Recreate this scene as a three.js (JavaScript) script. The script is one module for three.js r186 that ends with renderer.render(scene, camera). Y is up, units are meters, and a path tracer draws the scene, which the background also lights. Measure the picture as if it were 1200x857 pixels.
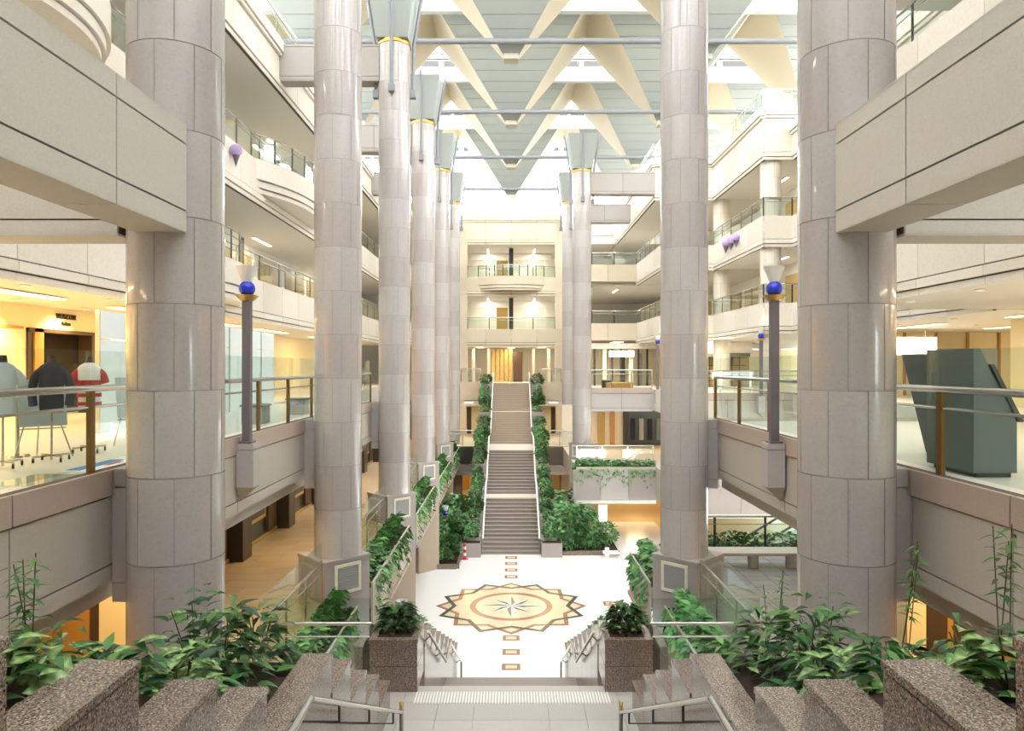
import * as THREE from 'three';
import { RoundedBoxGeometry } from 'three/addons/geometries/RoundedBoxGeometry.js';
import { RectAreaLightUniformsLib } from 'three/addons/lights/RectAreaLightUniformsLib.js';
import { TextGeometry } from 'three/addons/geometries/TextGeometry.js';
import { FontLoader } from 'three/addons/loaders/FontLoader.js';
import { toCreasedNormals, mergeGeometries } from 'three/addons/utils/BufferGeometryUtils.js';

// ---------------------------------------------------------------- camera, sky, exposure
// x to the side, y up (0 = the floor of the upper shopping level), d = distance ahead of the camera (world z = -d)
const EYE = 1.4, FPX = 830;
const scene = new THREE.Scene();
const camera = new THREE.PerspectiveCamera(2 * Math.atan(428.5 / FPX) * 180 / Math.PI, 1200 / 857, 0.1, 400);
camera.position.set(0, EYE, 0);
camera.lookAt(0, EYE, -10);
camera.setViewOffset(1200, 857, 1, -0.5, 1200, 857);
scene.background = new THREE.Color().setRGB(0.91, 0.955, 1.0);
scene.backgroundIntensity = 1.0;
const renderer = new THREE.WebGLRenderer({ antialias: true });
renderer.toneMapping = THREE.LinearToneMapping;
renderer.toneMappingExposure = 12.5;
renderer.shadowMap.enabled = true;
RectAreaLightUniformsLib.init();
const WARM = 0xffd79a, SOFTWARM = 0xffe8c4;

// ---------------------------------------------------------------- helpers
let seed = 7;
const rnd = () => { seed = (seed * 1664525 + 1013904223) % 4294967296; return seed / 4294967296; };
const rr = (a, b) => a + (b - a) * rnd();
const taken = {};
const numbered = (n) => { const k = taken[n] = (taken[n] ?? -1) + 1; return k ? `${n}_${String(k).padStart(3, '0')}` : n; };

function noiseTex(size, spots, base, lo, hi) {           // speckled stone: base tone and coloured grains
  const data = new Uint8Array(size * size * 4), g = new Float32Array(size * size);
  let s = spots.seed; const r = () => { s = (s * 1664525 + 1013904223) % 4294967296; return s / 4294967296; };
  for (let k = 0; k < size * size; k++) g[k] = lo + (hi - lo) * r();
  for (let k = 0; k < size * size; k++) for (let c = 0; c < 3; c++) data[k * 4 + c] = Math.max(0, Math.min(255, base[c] * g[k]));
  for (const [n, rad, col] of spots.list) for (let i = 0; i < n; i++) {
    const x = Math.floor(r() * size), y = Math.floor(r() * size), q = rad * (0.5 + r()), m = 1 + (r() - 0.5) * (spots.vary ?? 0.3);
    const R = Math.ceil(q);
    for (let a = -R; a <= R; a++) for (let b = -R; b <= R; b++) if (a * a + b * b <= q * q + r() * 2) {
      const at = (((y + b + size) % size) * size + (x + a + size) % size) * 4;
      for (let c = 0; c < 3; c++) data[at + c] = Math.min(255, col[c] * m);
    }
  }
  for (let k = 0; k < size * size; k++) data[k * 4 + 3] = 255;
  const t = new THREE.DataTexture(data, size, size);
  t.wrapS = t.wrapT = THREE.RepeatWrapping; t.magFilter = THREE.LinearFilter; t.minFilter = THREE.LinearMipmapLinearFilter; t.generateMipmaps = true;
  t.colorSpace = THREE.SRGBColorSpace; t.needsUpdate = true; return t;
}
function rep(t, k) { const c = t.clone(); c.repeat.set(k, k); c.needsUpdate = true; return c; }
const texGranite = rep(noiseTex(512, { seed: 3, list: [[3600, 3, [170, 154, 142]], [2400, 3, [120, 110, 103]], [2400, 2.8, [200, 190, 182]], [1500, 2.2, [66, 61, 60]]] }, [158, 145, 136], 0.85, 1.1), 1.35);
const texStone = rep(noiseTex(256, { seed: 5, vary: 0.03, list: [[700, 2, [240, 238, 235]], [700, 1.6, [229, 226, 222]]] }, [236, 233, 230], 0.98, 1.02), 1.4);
const texFine = rep(noiseTex(256, { seed: 11, vary: 0.012, list: [[500, 3, [244, 242, 240]], [420, 3, [236, 234, 231]]] }, [241, 239, 236], 0.992, 1.008), 0.8);

const M = {};
function mat(name, hex, rough = 0.6, o = {}) {
  const m = new THREE.MeshPhysicalMaterial({ color: hex, roughness: rough, ...o }); m.name = name; return M[name] = m;
}
mat('column', 0xbbb5b4, 0.28, { map: texFine, clearcoat: 0.7, clearcoatRoughness: 0.06 });
mat('column_b', 0xb6afae, 0.28, { map: texFine, clearcoat: 0.7, clearcoatRoughness: 0.06 });
mat('column_c', 0xbfbab9, 0.28, { map: texFine, clearcoat: 0.7, clearcoatRoughness: 0.06 });
mat('joint', 0x5b544e, 0.9);
mat('column_joint', 0x968d87, 0.9);
mat('beam', 0xd9d6ce, 0.7, { map: texStone });
mat('tie_stone', 0xb3aeaa, 0.7, { map: texStone });
mat('panel', 0xcdc6bd, 0.65, { map: texStone });
mat('curb', 0xc8b6ab, 0.5, { map: texStone });
mat('bracket', 0xc6c1c1, 0.55, { map: texStone });
mat('cream', 0xefe9de, 0.6, { map: texFine });
mat('cream_b', 0xeae3d6, 0.6, { map: texFine });
mat('soffit', 0xdedbd3, 0.8);
mat('soffit_light', 0xe6dcc8, 0.8);
mat('granite', 0xcac1ba, 0.22, { map: texGranite, clearcoat: 0.5, clearcoatRoughness: 0.12 });
mat('pedestal', 0xb1a9a7, 0.45, { map: texStone });
mat('pier', 0xb8a898, 0.6, { map: texStone });
mat('white_floor', 0xf5f5f3, 0.16);
mat('landing_tile', 0xc9c6c1, 0.45, { map: texStone });
mat('landing_tile_b', 0xc1beba, 0.45, { map: texStone });
mat('terrace_tile', 0x9ea2a6, 0.4, { map: texStone });
mat('terrace_tile_b', 0x94989d, 0.4, { map: texStone });
mat('tan_tile', 0xc4b294, 0.35, { map: texStone });
mat('tan_tile_b', 0xbba888, 0.35, { map: texStone });
mat('floor_light', 0xd6d1c7, 0.4);
mat('slab', 0xbfb6a8, 0.85);
mat('step', 0xa59c94, 0.55, { map: texStone });
mat('step_nose', 0x6f6a66, 0.6);
mat('steel', 0xc8c6c2, 0.16, { metalness: 0.9 });
mat('steel_dark', 0x4b4a48, 0.4, { metalness: 0.6 });
mat('bronze', 0x7d6134, 0.35, { metalness: 0.7 });
mat('brass', 0xc9a558, 0.3, { metalness: 0.95 });
mat('gold_frame', 0xddd8c6, 0.5);
mat('grille', 0x9c9c9b, 0.5);
mat('roof_panel', 0x969c98, 0.7);
mat('roof_facet', 0xccc1a9, 0.7);
mat('roof_edge', 0xc9c3b4, 0.7);
mat('capital', 0x9ea4a1, 0.85);
mat('tie_bar', 0x84868a, 0.55);
mat('white_frame', 0xf2f0ea, 0.5);
mat('gutter', 0xb8bcb8, 0.6);
mat('cream_warm', 0xe7dbc5, 0.6, { map: texFine });  // warmer copy of cream for the far wall and far beams
mat('cream_warm_b', 0xe2d6bf, 0.6, { map: texFine });
mat('mullion', 0x9a9f9e, 0.5);
mat('glass', 0xf8fcfa, 0.0, { transmission: 1, thickness: 0, ior: 1.5 });
mat('glass_green', 0xf0f7f4, 0.0, { transmission: 1, thickness: 0, ior: 1.5, specularIntensity: 0.5 });
mat('skyglass', 0xffffff, 0.0, { transmission: 1, thickness: 0, ior: 1.45 });
mat('blue', 0x1f35c4, 0.25);
mat('lamp_shade', 0xe9e8e4, 0.4);
mat('lamp_pole', 0x6b6468, 0.45);
mat('white_wall', 0xeceae2, 0.7);
mat('yellow_wall', 0xf1e2b8, 0.7);
mat('wood', 0xb98a45, 0.5);
mat('dark_wood', 0x4a3826, 0.5);
mat('green_black', 0x3b413d, 0.35);
mat('shop_dark', 0x3b342b, 0.4);
mat('shop_gold', 0xb69a5a, 0.35);
mat('orange_wall', 0xcfb88c, 0.6);
mat('orange_floor', 0xbfaa84, 0.35);
mat('hoarding', 0xe4ecec, 0.5);
mat('kiosk', 0x66706d, 0.5);
mat('kiosk_dark', 0x3f4744, 0.5);
mat('navy', 0x20263c, 0.85);
mat('jersey_white', 0xeeeae8, 0.85);
mat('jersey_red', 0xb7202b, 0.85);
mat('tee_grey', 0xc3c8cc, 0.85);
mat('board_grey', 0xaab3b2, 0.6);
mat('black', 0x1b1a19, 0.5);
mat('ink', 0x2a2320, 0.6);
mat('soil', 0x3b2c20, 1);
mat('inlay_cream', 0xdacfae, 0.2);
mat('inlay_orange', 0xa0715a, 0.2);
mat('inlay_dark', 0x47473f, 0.2);
mat('inlay_green', 0x41544d, 0.2);
mat('inlay_white', 0xf1f0ea, 0.2);
mat('pennant', 0xb9a0cf, 0.8);
mat('pennant_dark', 0x6c6470, 0.8);
mat('red', 0xc43b3b, 0.6);
mat('paper', 0xe9efe9, 0.8);
mat('print_blue', 0x3f86c4, 0.7);
mat('stem', 0x5a5a30, 0.8);
mat('bench', 0xc6c6c4, 0.4, { map: texStone });
const leafMats = [0x2f5a2c, 0x3d6f35, 0x23472a, 0x557f3a].map((h, i) => mat('leaf' + i, h, 0.45));
mat('leaf_pale', 0xffffff, 0.5, { vertexColors: true });
mat('foliage', 0xffffff, 0.55, { vertexColors: true });
const glow = (name, hex, k) => mat(name, 0xffffff, 0.6, { emissive: hex, emissiveIntensity: k });
glow('lamp_glow_warm', 0xffd592, 0.34);
glow('lamp_glow_white', 0xfff3dc, 0.34);
glow('sign_glow', 0xfff8ea, 0.28);

// geometry in world metres: uv by the face's direction
function metricUV(g) {
  if (g.index) g = g.toNonIndexed();
  const p = g.attributes.position, n = g.attributes.normal, uv = new Float32Array(p.count * 2);
  for (let i = 0; i < p.count; i++) {
    const a = Math.abs(n.getX(i)), b = Math.abs(n.getY(i)), c = Math.abs(n.getZ(i));
    const [u, v] = b > a && b > c ? [p.getX(i), p.getZ(i)] : a > c ? [p.getZ(i), p.getY(i)] : [p.getX(i), p.getY(i)];
    uv[i * 2] = u; uv[i * 2 + 1] = v;
  }
  g.setAttribute('uv', new THREE.BufferAttribute(uv, 2)); return g;
}
const origin = new Map();                                   // each object's own world base [x, y, z], for objects without a turn
const baseOf = (o) => origin.get(o) ?? [0, 0, 0];
function put(parent, name, geo, m, x, y, d) {               // geometry centred on itself, at a world place
  const o = new THREE.Mesh(geo, typeof m === 'string' ? M[m] : m), b = baseOf(parent);
  if (!(typeof m === 'string' ? M[m] : m)) throw new Error(`material ${m} of ${name}`);
  o.name = parent === scene ? numbered(name) : name;
  o.position.set(x - b[0], y - b[1], -d - b[2]); origin.set(o, [x, y, -d]);
  parent.add(o); return o;
}
const boxes = {};
function boxGeo(w, h, l, round = 0) {
  const k = [w, h, l, round].map((v) => v.toFixed(3)).join();
  return boxes[k] ??= metricUV(round ? new RoundedBoxGeometry(w, h, l, 1, round) : new THREE.BoxGeometry(w, h, l));
}
function B(parent, name, m, x0, x1, y0, y1, d0, d1, round = 0) {
  if (x0 > x1) [x0, x1] = [x1, x0];
  return put(parent, name, boxGeo(x1 - x0, y1 - y0, Math.abs(d1 - d0), round), m, (x0 + x1) / 2, (y0 + y1) / 2, (d0 + d1) / 2);
}
function W(parent, name, m, geo) {                          // geometry given in world places: moved to its own middle
  geo = metricUV(geo); geo.computeBoundingBox();
  const c = geo.boundingBox.getCenter(new THREE.Vector3()); geo.translate(-c.x, -c.y, -c.z);
  return put(parent, name, geo, m, c.x, c.y, -c.z);
}
function prism(poly, y0, y1) {                              // poly of [x, d]
  const s = new THREE.Shape(poly.map(([x, d]) => new THREE.Vector2(x, d)));
  return new THREE.ExtrudeGeometry(s, { depth: y1 - y0, bevelEnabled: false }).rotateX(-Math.PI / 2).translate(0, y0, 0);
}
const V = (x, y, d) => new THREE.Vector3(x, y, -d);
const cyls = {};
function rod(parent, name, m, a, b, r, seg = 8) {           // a, b: [x, y, d]
  const p = V(...a), q = V(...b), l = p.distanceTo(q), k = [l, r, seg].map((v) => v.toFixed(3)).join();
  const geo = cyls[k] ??= new THREE.CylinderGeometry(r, r, l, seg);
  const c = p.clone().add(q).multiplyScalar(0.5), o = put(parent, name, geo, m, c.x, c.y, -c.z);
  o.quaternion.setFromUnitVectors(new THREE.Vector3(0, 1, 0), q.sub(p).normalize()); return o;
}
function lathe(parent, name, m, pts, x, y, d, seg = 20) { return put(parent, name, new THREE.LatheGeometry(pts.map(([r, h]) => new THREE.Vector2(r, h)), seg), m, x, y, d); }
function thing(name, label, category, at = [0, 0, 0], o = {}) {
  const g = new THREE.Group(); g.name = numbered(name); g.position.set(at[0], at[1], -at[2]); origin.set(g, [at[0], at[1], -at[2]]);
  g.userData = { label, category, kind: o.kind ?? 'thing' }; if (o.group) g.userData.group = o.group;
  if (o.turn) g.rotation.y = o.turn;
  scene.add(g); return g;
}
function structure(name, label, category, at) { return thing(name, label, category, at, { kind: 'structure' }); }
function area(x, y, d, w, l, color, k, down = true) {       // a rectangular lamp shining down
  const a = new THREE.RectAreaLight(color, k, w, l); a.position.set(x, y, -d); a.rotation.x = -Math.PI / 2; scene.add(a); return a;
}
const GAP = 0.011;

// cladding on the faces of an upright wall: panels as parts. along 'd': face at x looking to side; along 'x': face at d looking to the camera
function cladD(parent, name, mats, x, side, d0, d1, rows, len = 2.1, t = 0.03, joints) {
  const cuts = joints ?? (() => { const n = Math.max(1, Math.round((d1 - d0) / len)); return Array.from({ length: n + 1 }, (_, i) => d0 + (d1 - d0) * i / n); })();
  for (const [y0, y1, out = 0, mm] of rows) for (let i = 0; i + 1 < cuts.length; i++) {
    const m = mm ?? mats[Math.abs(i * 7 + Math.round(y0 * 3)) % mats.length];
    B(parent, name, m, x, x + side * (t + out), y0 + GAP, y1 - GAP, cuts[i] + GAP, cuts[i + 1] - GAP);
  }
}
function cladX(parent, name, mats, d, x0, x1, rows, len = 2.1, t = 0.03, face = -1) {
  const n = Math.max(1, Math.round(Math.abs(x1 - x0) / len));
  for (const [y0, y1, out = 0, mm] of rows) for (let i = 0; i < n; i++) {
    const a = x0 + (x1 - x0) * i / n, b = x0 + (x1 - x0) * (i + 1) / n, m = mm ?? mats[Math.abs(i * 5 + Math.round(y0 * 3)) % mats.length];
    B(parent, name, m, Math.min(a, b) + GAP, Math.max(a, b) - GAP, y0 + GAP, y1 - GAP, d, d + face * (t + out));
  }
}

// railing: posts, handrail, lower rail and glass panes along a line of points [x, y, d]
function railing(label, pts, o = {}) {
  const { h = 1.05, top = 1.05, step = 1.5, post = 'steel', glass = 'glass', group, rail = 0.032, postW = 0.022, mid = true, name = 'glass_railing' } = o;
  const g = thing(name, label, 'railing', pts[0], { group });
  for (let k = 0; k + 1 < pts.length; k++) {
    const [a, b] = [pts[k], pts[k + 1]], dx = b[0] - a[0], dy = b[1] - a[1], dd = b[2] - a[2], L = Math.hypot(dx, dd), turn = Math.atan2(dx, -dd);
    const n = Math.max(1, Math.round(L / step)), at = (t, y) => [a[0] + dx * t, a[1] + dy * t + y, a[2] + dd * t];
    rod(g, 'handrail', 'steel', at(0, h), at(1, h), rail);
    if (mid) rod(g, 'lower_rail', 'steel', at(0, h * 0.78), at(1, h * 0.78), rail * 0.45, 6);
    for (let i = 0; i <= n; i++) {
      if (k && i === 0) continue;
      const p = at(i / n, h / 2), q = put(g, 'post', boxGeo(postW, h, postW > 0.03 ? 0.11 : 0.07), post, p[0], p[1], p[2]); q.rotation.y = turn;
    }
    for (let i = 0; i < n; i++) {
      const p = at((i + 0.5) / n, top / 2 + 0.03), q = put(g, 'glass_pane', boxGeo(0.012, top - 0.06, L / n - 0.03), glass, p[0], p[1], p[2]);
      q.rotation.y = turn; if (dy) q.rotation.x = 0;
    }
  }
  return g;
}

// ================================================================= LARGE STRUCTURE
const L0 = -8.4, L1 = -4.2, L2 = 0, L3 = 4.2, L4 = 8.4, L5 = 12.6;

// lower court floor
{
  const f = structure('floor', 'polished white stone floor of the lower court', 'floor');
  B(f, 'paving', 'white_floor', -5.2, 9, L0 - 0.3, L0, 12, 44.5);
  B(f, 'paving', 'orange_floor', -20, -5.2, L0 - 0.3, L0, 12, 62);
  B(f, 'paving', 'orange_floor', 9, 20, L0 - 0.3, L0, 12, 62);
  B(f, 'paving', 'orange_floor', -5.2, 9, L0 - 0.3, L0, 44.5, 62);
}
// compass inlay
{
  const cx = 0, cd = 28.9, g = thing('floor_medallion', 'compass star medallion of coloured stone inlaid in the white floor', 'floor mosaic', [cx, L0, cd]);
  const flat = (pts, holes, y, name, m) => {
    const s = new THREE.Shape(pts.map(([x, d]) => new THREE.Vector2(cx + x, cd + d))); if (holes) s.holes.push(new THREE.Path(holes.map(([x, d]) => new THREE.Vector2(cx + x, cd + d))));
    return W(g, name, m, new THREE.ExtrudeGeometry(s, { depth: 0.003, bevelEnabled: false }).rotateX(-Math.PI / 2).translate(0, L0 + y, 0));
  };
  const star = (n, R, r, ph = 0) => Array.from({ length: n * 2 }, (_, i) => { const a = ph + Math.PI * i / n, q = i % 2 ? r : R; return [q * Math.sin(a), q * Math.cos(a)]; });
  const ring = (R, n = 56) => Array.from({ length: n }, (_, i) => { const a = 2 * Math.PI * i / n; return [R * Math.sin(a), R * Math.cos(a)]; });
  flat(star(8, 3.05, 2.35), null, 0.001, 'cream_field', 'inlay_cream');
  flat(star(8, 3.05, 2.35, Math.PI / 8), null, 0.0012, 'cream_field', 'inlay_cream');
  flat(star(8, 3.08, 2.4), star(8, 2.86, 2.22), 0.005, 'orange_star_line', 'inlay_orange');
  flat(star(8, 3.08, 2.4, Math.PI / 8), star(8, 2.86, 2.22, Math.PI / 8), 0.008, 'dark_star_line', 'inlay_dark');
  flat(ring(1.68), ring(1.44), 0.008, 'orange_ring', 'inlay_orange');
  flat(ring(1.44), null, 0.006, 'pale_disc', 'inlay_cream');
  for (let k = 0; k < 8; k++) {
    const a = k * Math.PI / 4, R = k % 2 ? 1.05 : 1.3, r = 0.42, at = (q, t) => [q * Math.sin(t), q * Math.cos(t)];
    flat([[0, 0], at(R, a), at(r, a + Math.PI / 8)], null, 0.011, 'compass_point', 'inlay_green');
    flat([[0, 0], at(r, a - Math.PI / 8), at(R, a)], null, 0.011, 'compass_point', 'inlay_white');
  }
  const tile = (x, d, label) => {
    const t = thing('floor_inlay', label, 'floor mosaic', [x, L0, d], { group: 'small inlaid floor tablets' });
    B(t, 'border', 'inlay_orange', x - 0.3, x + 0.3, L0 + 0.0005, L0 + 0.004, d - 0.24, d + 0.24); B(t, 'field', 'inlay_cream', x - 0.19, x + 0.19, L0 + 0.001, L0 + 0.007, d - 0.13, d + 0.13);
  };
  for (const d of [22.4, 23.6, 24.8, 25.3 + 0.75]) tile(0, d - 0.55, 'small orange-bordered floor tablet between the near stair and the medallion');
  for (const d of [32.9, 34, 35.1, 36.2]) tile(0, d, 'small orange-bordered floor tablet between the medallion and the far stair');
  tile(4.1, 29.2, 'lone orange-bordered floor tablet beside the planted side wall');
}

// floors of the middle level
{
  const s = structure('floor_middle', 'middle level floor slab around the lower court', 'floor');
  B(s, 'slab', 'slab', -20, 20, L1 - 1.25, L1 - 0.03, -9, 12.45);
  B(s, 'slab', 'slab', -20, -4.3, L1 - 1.25, L1 - 0.03, 12.45, 62);
  B(s, 'slab', 'slab', 4.3, 20, L1 - 1.25, L1 - 0.03, 12.45, 21.4);
  B(s, 'slab', 'slab', 8, 20, L1 - 1.25, L1, 34.6, 62);
  B(s, 'slab', 'slab', 3.6, 8, L1 - 1.25, L1, 39.1, 62);
  B(s, 'slab', 'slab', -4.3, -2.35, L1 - 1.25, L1, 49, 62);
  B(s, 'slab', 'slab', 2.35, 3.6, L1 - 1.25, L1, 49, 62);
  B(s, 'slab', 'slab', -2.35, 2.35, L1 - 1.25, L1 - 0.05, 52, 62);
  for (let i = 0; i < 6; i++) for (let j = 0; j < 30; j++) B(s, 'tile', (i * 3 + j * 5) % 4 ? 'tan_tile' : 'tan_tile_b', -4.32 - i * 0.6 - 0.594, -4.32 - i * 0.6, L1 - 0.03, L1, 12.5 + j * 0.6, 12.5 + j * 0.6 + 0.592);
  for (let i = 0; i < 13; i++) for (let j = 0; j < 22; j++) B(s, 'tile', (i * 5 + j * 3) % 7 < 3 ? 'terrace_tile' : 'terrace_tile_b', 4.4 + i * 0.6, 4.4 + i * 0.6 + 0.588, L1 - 0.03, L1, 12.5 + j * 0.4, 12.5 + j * 0.4 + 0.388);
  B(s, 'slab', 'tan_tile', -9, -4.32, L1 - 0.03, L1 - 0.001, 30.5, 58); B(s, 'slab', 'tan_tile', -9, -5.1, L1 - 0.03, L1 - 0.001, 0, 12.5); B(s, 'slab', 'terrace_tile', 5.1, 12.2, L1 - 0.03, L1 - 0.001, 0, 12.5);
  // landing in front of the near stair
  for (let i = 0; i < 8; i++) for (let j = 0; j < 5; j++) B(s, 'tile', (i * 3 + j) % 3 ? 'landing_tile' : 'landing_tile_b', -2.4 + i * 0.6, -2.4 + i * 0.6 + 0.592, L1 - 0.03, L1, 9.4 + j * 0.6, 9.4 + j * 0.6 + 0.592);
  for (let i = 0; i < 66; i++) B(s, 'tactile_bar', 'white_wall', -1.62 + i * 0.05, -1.595 + i * 0.05, L1, L1 + 0.008, 11.75, 12.15);
}

// stepped stairs: boxes from (dA, yA) going away from the camera, dropping or rising
function flight(parent, x0, x1, dA, yA, n, rise, tread, m = 'step', nose = true) {
  for (let i = 0; i < n; i++) {
    const y = rise < 0 ? yA + rise * (i + 1) : yA + rise * (i + 1), d = dA + tread * i;
    B(parent, 'step', m, x0, x1, y - 0.35, y, d, d + tread + (rise > 0 ? 0.12 : 0));
    if (rise > 0 && nose) B(parent, 'nosing', 'step_nose', x0, x1, y - 0.045, y - 0.012, d - 0.015, d);
  }
}
{
  const s = structure('staircase_descending', 'grey stone stair descending from the upper level to the tiled landing', 'stairs');
  flight(s, -1.95, 1.95, 0.35, L2, 12, -0.175, 0.32); B(s, 'half_landing', 'step', -1.95, 1.95, -2.45, -2.1, 4.19, 5.4);
  flight(s, -1.95, 1.95, 5.4, -2.1, 12, -0.175, 0.333);
  const t = structure('staircase_lower', 'grey stone stair from the tiled landing down to the white floor', 'stairs');
  flight(t, -1.6, 1.6, 12.42, L1, 12, -0.175, 0.325); B(t, 'half_landing', 'step', -1.6, 1.6, -6.65, -6.3, 16.3, 17.5);
  flight(t, -1.6, 1.6, 17.5, -6.3, 12, -0.175, 0.325);
}
// stepped granite parapets beside the near stairs
{
  const F = [[2.76, 1.05], [3.74, 1.55], [4.73, 2.09], [5.7, 2.58], [7.74, 3.14], [8.66, 3.58], [9.58, 4.11], [10.5, 4.57], [11.48, 5.09]];
  for (const side of [-1, 1]) {
    const g = structure('stair_parapet', side < 0 ? 'stepped granite stair wall backing the plant bed below the shirt display' : 'stepped granite stair wall backing the plant bed below the grey kiosk', 'stair wall');
    let d0 = 1.7;
    for (const [d1, h] of F) {
      const y = EYE - h, a = side * 1.95, b = side * 2.27;
      B(g, 'cap_slab', 'granite', a, b, y - 0.05, y, d0, d1, 0.006);
      B(g, 'wall_block', 'granite', a + side * 0.014, b, Math.max(L1, y - 2.4), y - 0.066, d0 + 0.004, d1 - 0.004);
      d0 = d1;
    }
    // outer wall and soil of the bed behind it
    d0 = 1.7;
    for (const [d1, h] of F.slice(0, 8)) { const y = EYE - h - 0.1; B(g, 'soil', 'soil', side * 2.27, side * 3.55, y - 0.5, y, d0, d1); B(g, 'bed_wall', 'granite', side * 3.55, side * 3.68, Math.max(L1, y - 2.4), y + 0.05, d0, d1); d0 = d1; }
    const q = structure('stair_parapet_lower', side < 0 ? 'stepped stone wall of the lower stair on the arcade flank' : 'stepped stone wall of the lower stair on the terrace flank', 'stair wall');
    for (let k = 0; k < 8; k++) {
      const y = -3.75 - k * 0.44, e0 = 13.1 + k, e1 = e0 + 1, a = side * 1.6, b = side * 1.84;
      B(q, 'wall_block', 'granite', a, b, y - 2.1, y - 0.05, e0, e1 - 0.008); B(q, 'cap_slab', 'granite', a - side * 0.01, b, y - 0.05, y, e0, e1, 0.006);
      B(q, 'soil', 'soil', b, side * 2.75, y - 0.5, y - 0.12, e0, e1); B(q, 'bed_wall', 'granite', side * 2.75, side * 2.9, y - 2.1, y - 0.05, e0, e1);
    }
    // planter block at the landing
    const p = thing('granite_planter', side < 0 ? 'square brown granite planter at the landing on the arcade flank' : 'square brown granite planter at the landing on the terrace flank', 'planter', [side * 2.02, L1, 12.6]);
    B(p, 'lower_block', 'granite', side * 1.61, side * 2.43, L1, L1 + 0.43, 12.15, 13.1, 0.006); B(p, 'upper_block', 'granite', side * 1.61, side * 2.43, L1 + 0.442, L1 + 0.84, 12.15, 13.1, 0.006);
    B(p, 'rim', 'granite', side * 1.6, side * 1.72, L1 + 0.84, L1 + 0.9, 12.14, 13.1); B(p, 'rim', 'granite', side * 2.32, side * 2.44, L1 + 0.84, L1 + 0.9, 12.14, 13.1);
    B(p, 'rim', 'granite', side * 1.72, side * 2.32, L1 + 0.84, L1 + 0.9, 12.14, 12.26); B(p, 'rim', 'granite', side * 1.72, side * 2.32, L1 + 0.84, L1 + 0.9, 12.98, 13.1); B(p, 'soil', 'soil', side * 1.72, side * 2.32, L1 + 0.84, L1 + 0.87, 12.26, 12.98);
    // handrails
    const hr = thing('stair_handrail', side < 0 ? 'steel stair handrail on brackets beside the arcade flank wall' : 'steel stair handrail on brackets beside the terrace flank wall', 'handrail', [side * 1.55, -3.4, 9.7]);
    const X = side * 1.53;
    rod(hr, 'rail', 'steel', [X, -1.15, 3.9], [X, -1.15, 5.42], 0.028, 12); rod(hr, 'rail', 'steel', [X, -1.15, 5.42], [X, -3.42, 9.85], 0.028, 12);
    rod(hr, 'end_post', 'steel', [X, -3.3, 9.88], [X, L1, 9.88], 0.03, 12); put(hr, 'end_ring', new THREE.TorusGeometry(0.06, 0.02, 8, 16), 'brass', X, -3.36, 9.9).rotation.y = Math.PI / 2;
    for (const t of [0.2, 0.5, 0.85]) { const y = -1.15 - 2.27 * t, d = 5.42 + 4.43 * t; rod(hr, 'bracket', 'steel_dark', [X, y, d], [X, y - 0.16, d], 0.013); rod(hr, 'bracket', 'steel_dark', [X, y - 0.16, d], [side * 1.97, y - 0.16, d], 0.009); }
    const h2 = thing('stair_handrail', side < 0 ? 'steel handrail of the lower stair on the arcade flank' : 'steel handrail of the lower stair on the terrace flank', 'handrail', [side * 1.5, L0, 21]);
    const x = side * 1.5;
    for (const [a, b] of [[[x, -3.4, 12.8], [x, -5.45, 16.4]], [[x, -5.45, 16.4], [x, -5.45, 17.5]], [[x, -5.45, 17.5], [x, -7.5, 21.3]], [[x, -7.5, 21.3], [x, L0, 21.3]]]) rod(h2, 'rail', 'steel', a, b, 0.03, 10);
    for (let k = 0; k < 5; k++) { const d = 13.2 + k * 1.9, y = d < 16.4 ? -3.4 - (d - 12.8) * 0.569 : d < 17.5 ? -5.45 : -5.45 - (d - 17.5) * 0.54; rod(h2, 'bracket', 'steel_dark', [x, y, d], [x + side * 0.12, y - 0.1, d], 0.012); }
  }
}

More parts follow.
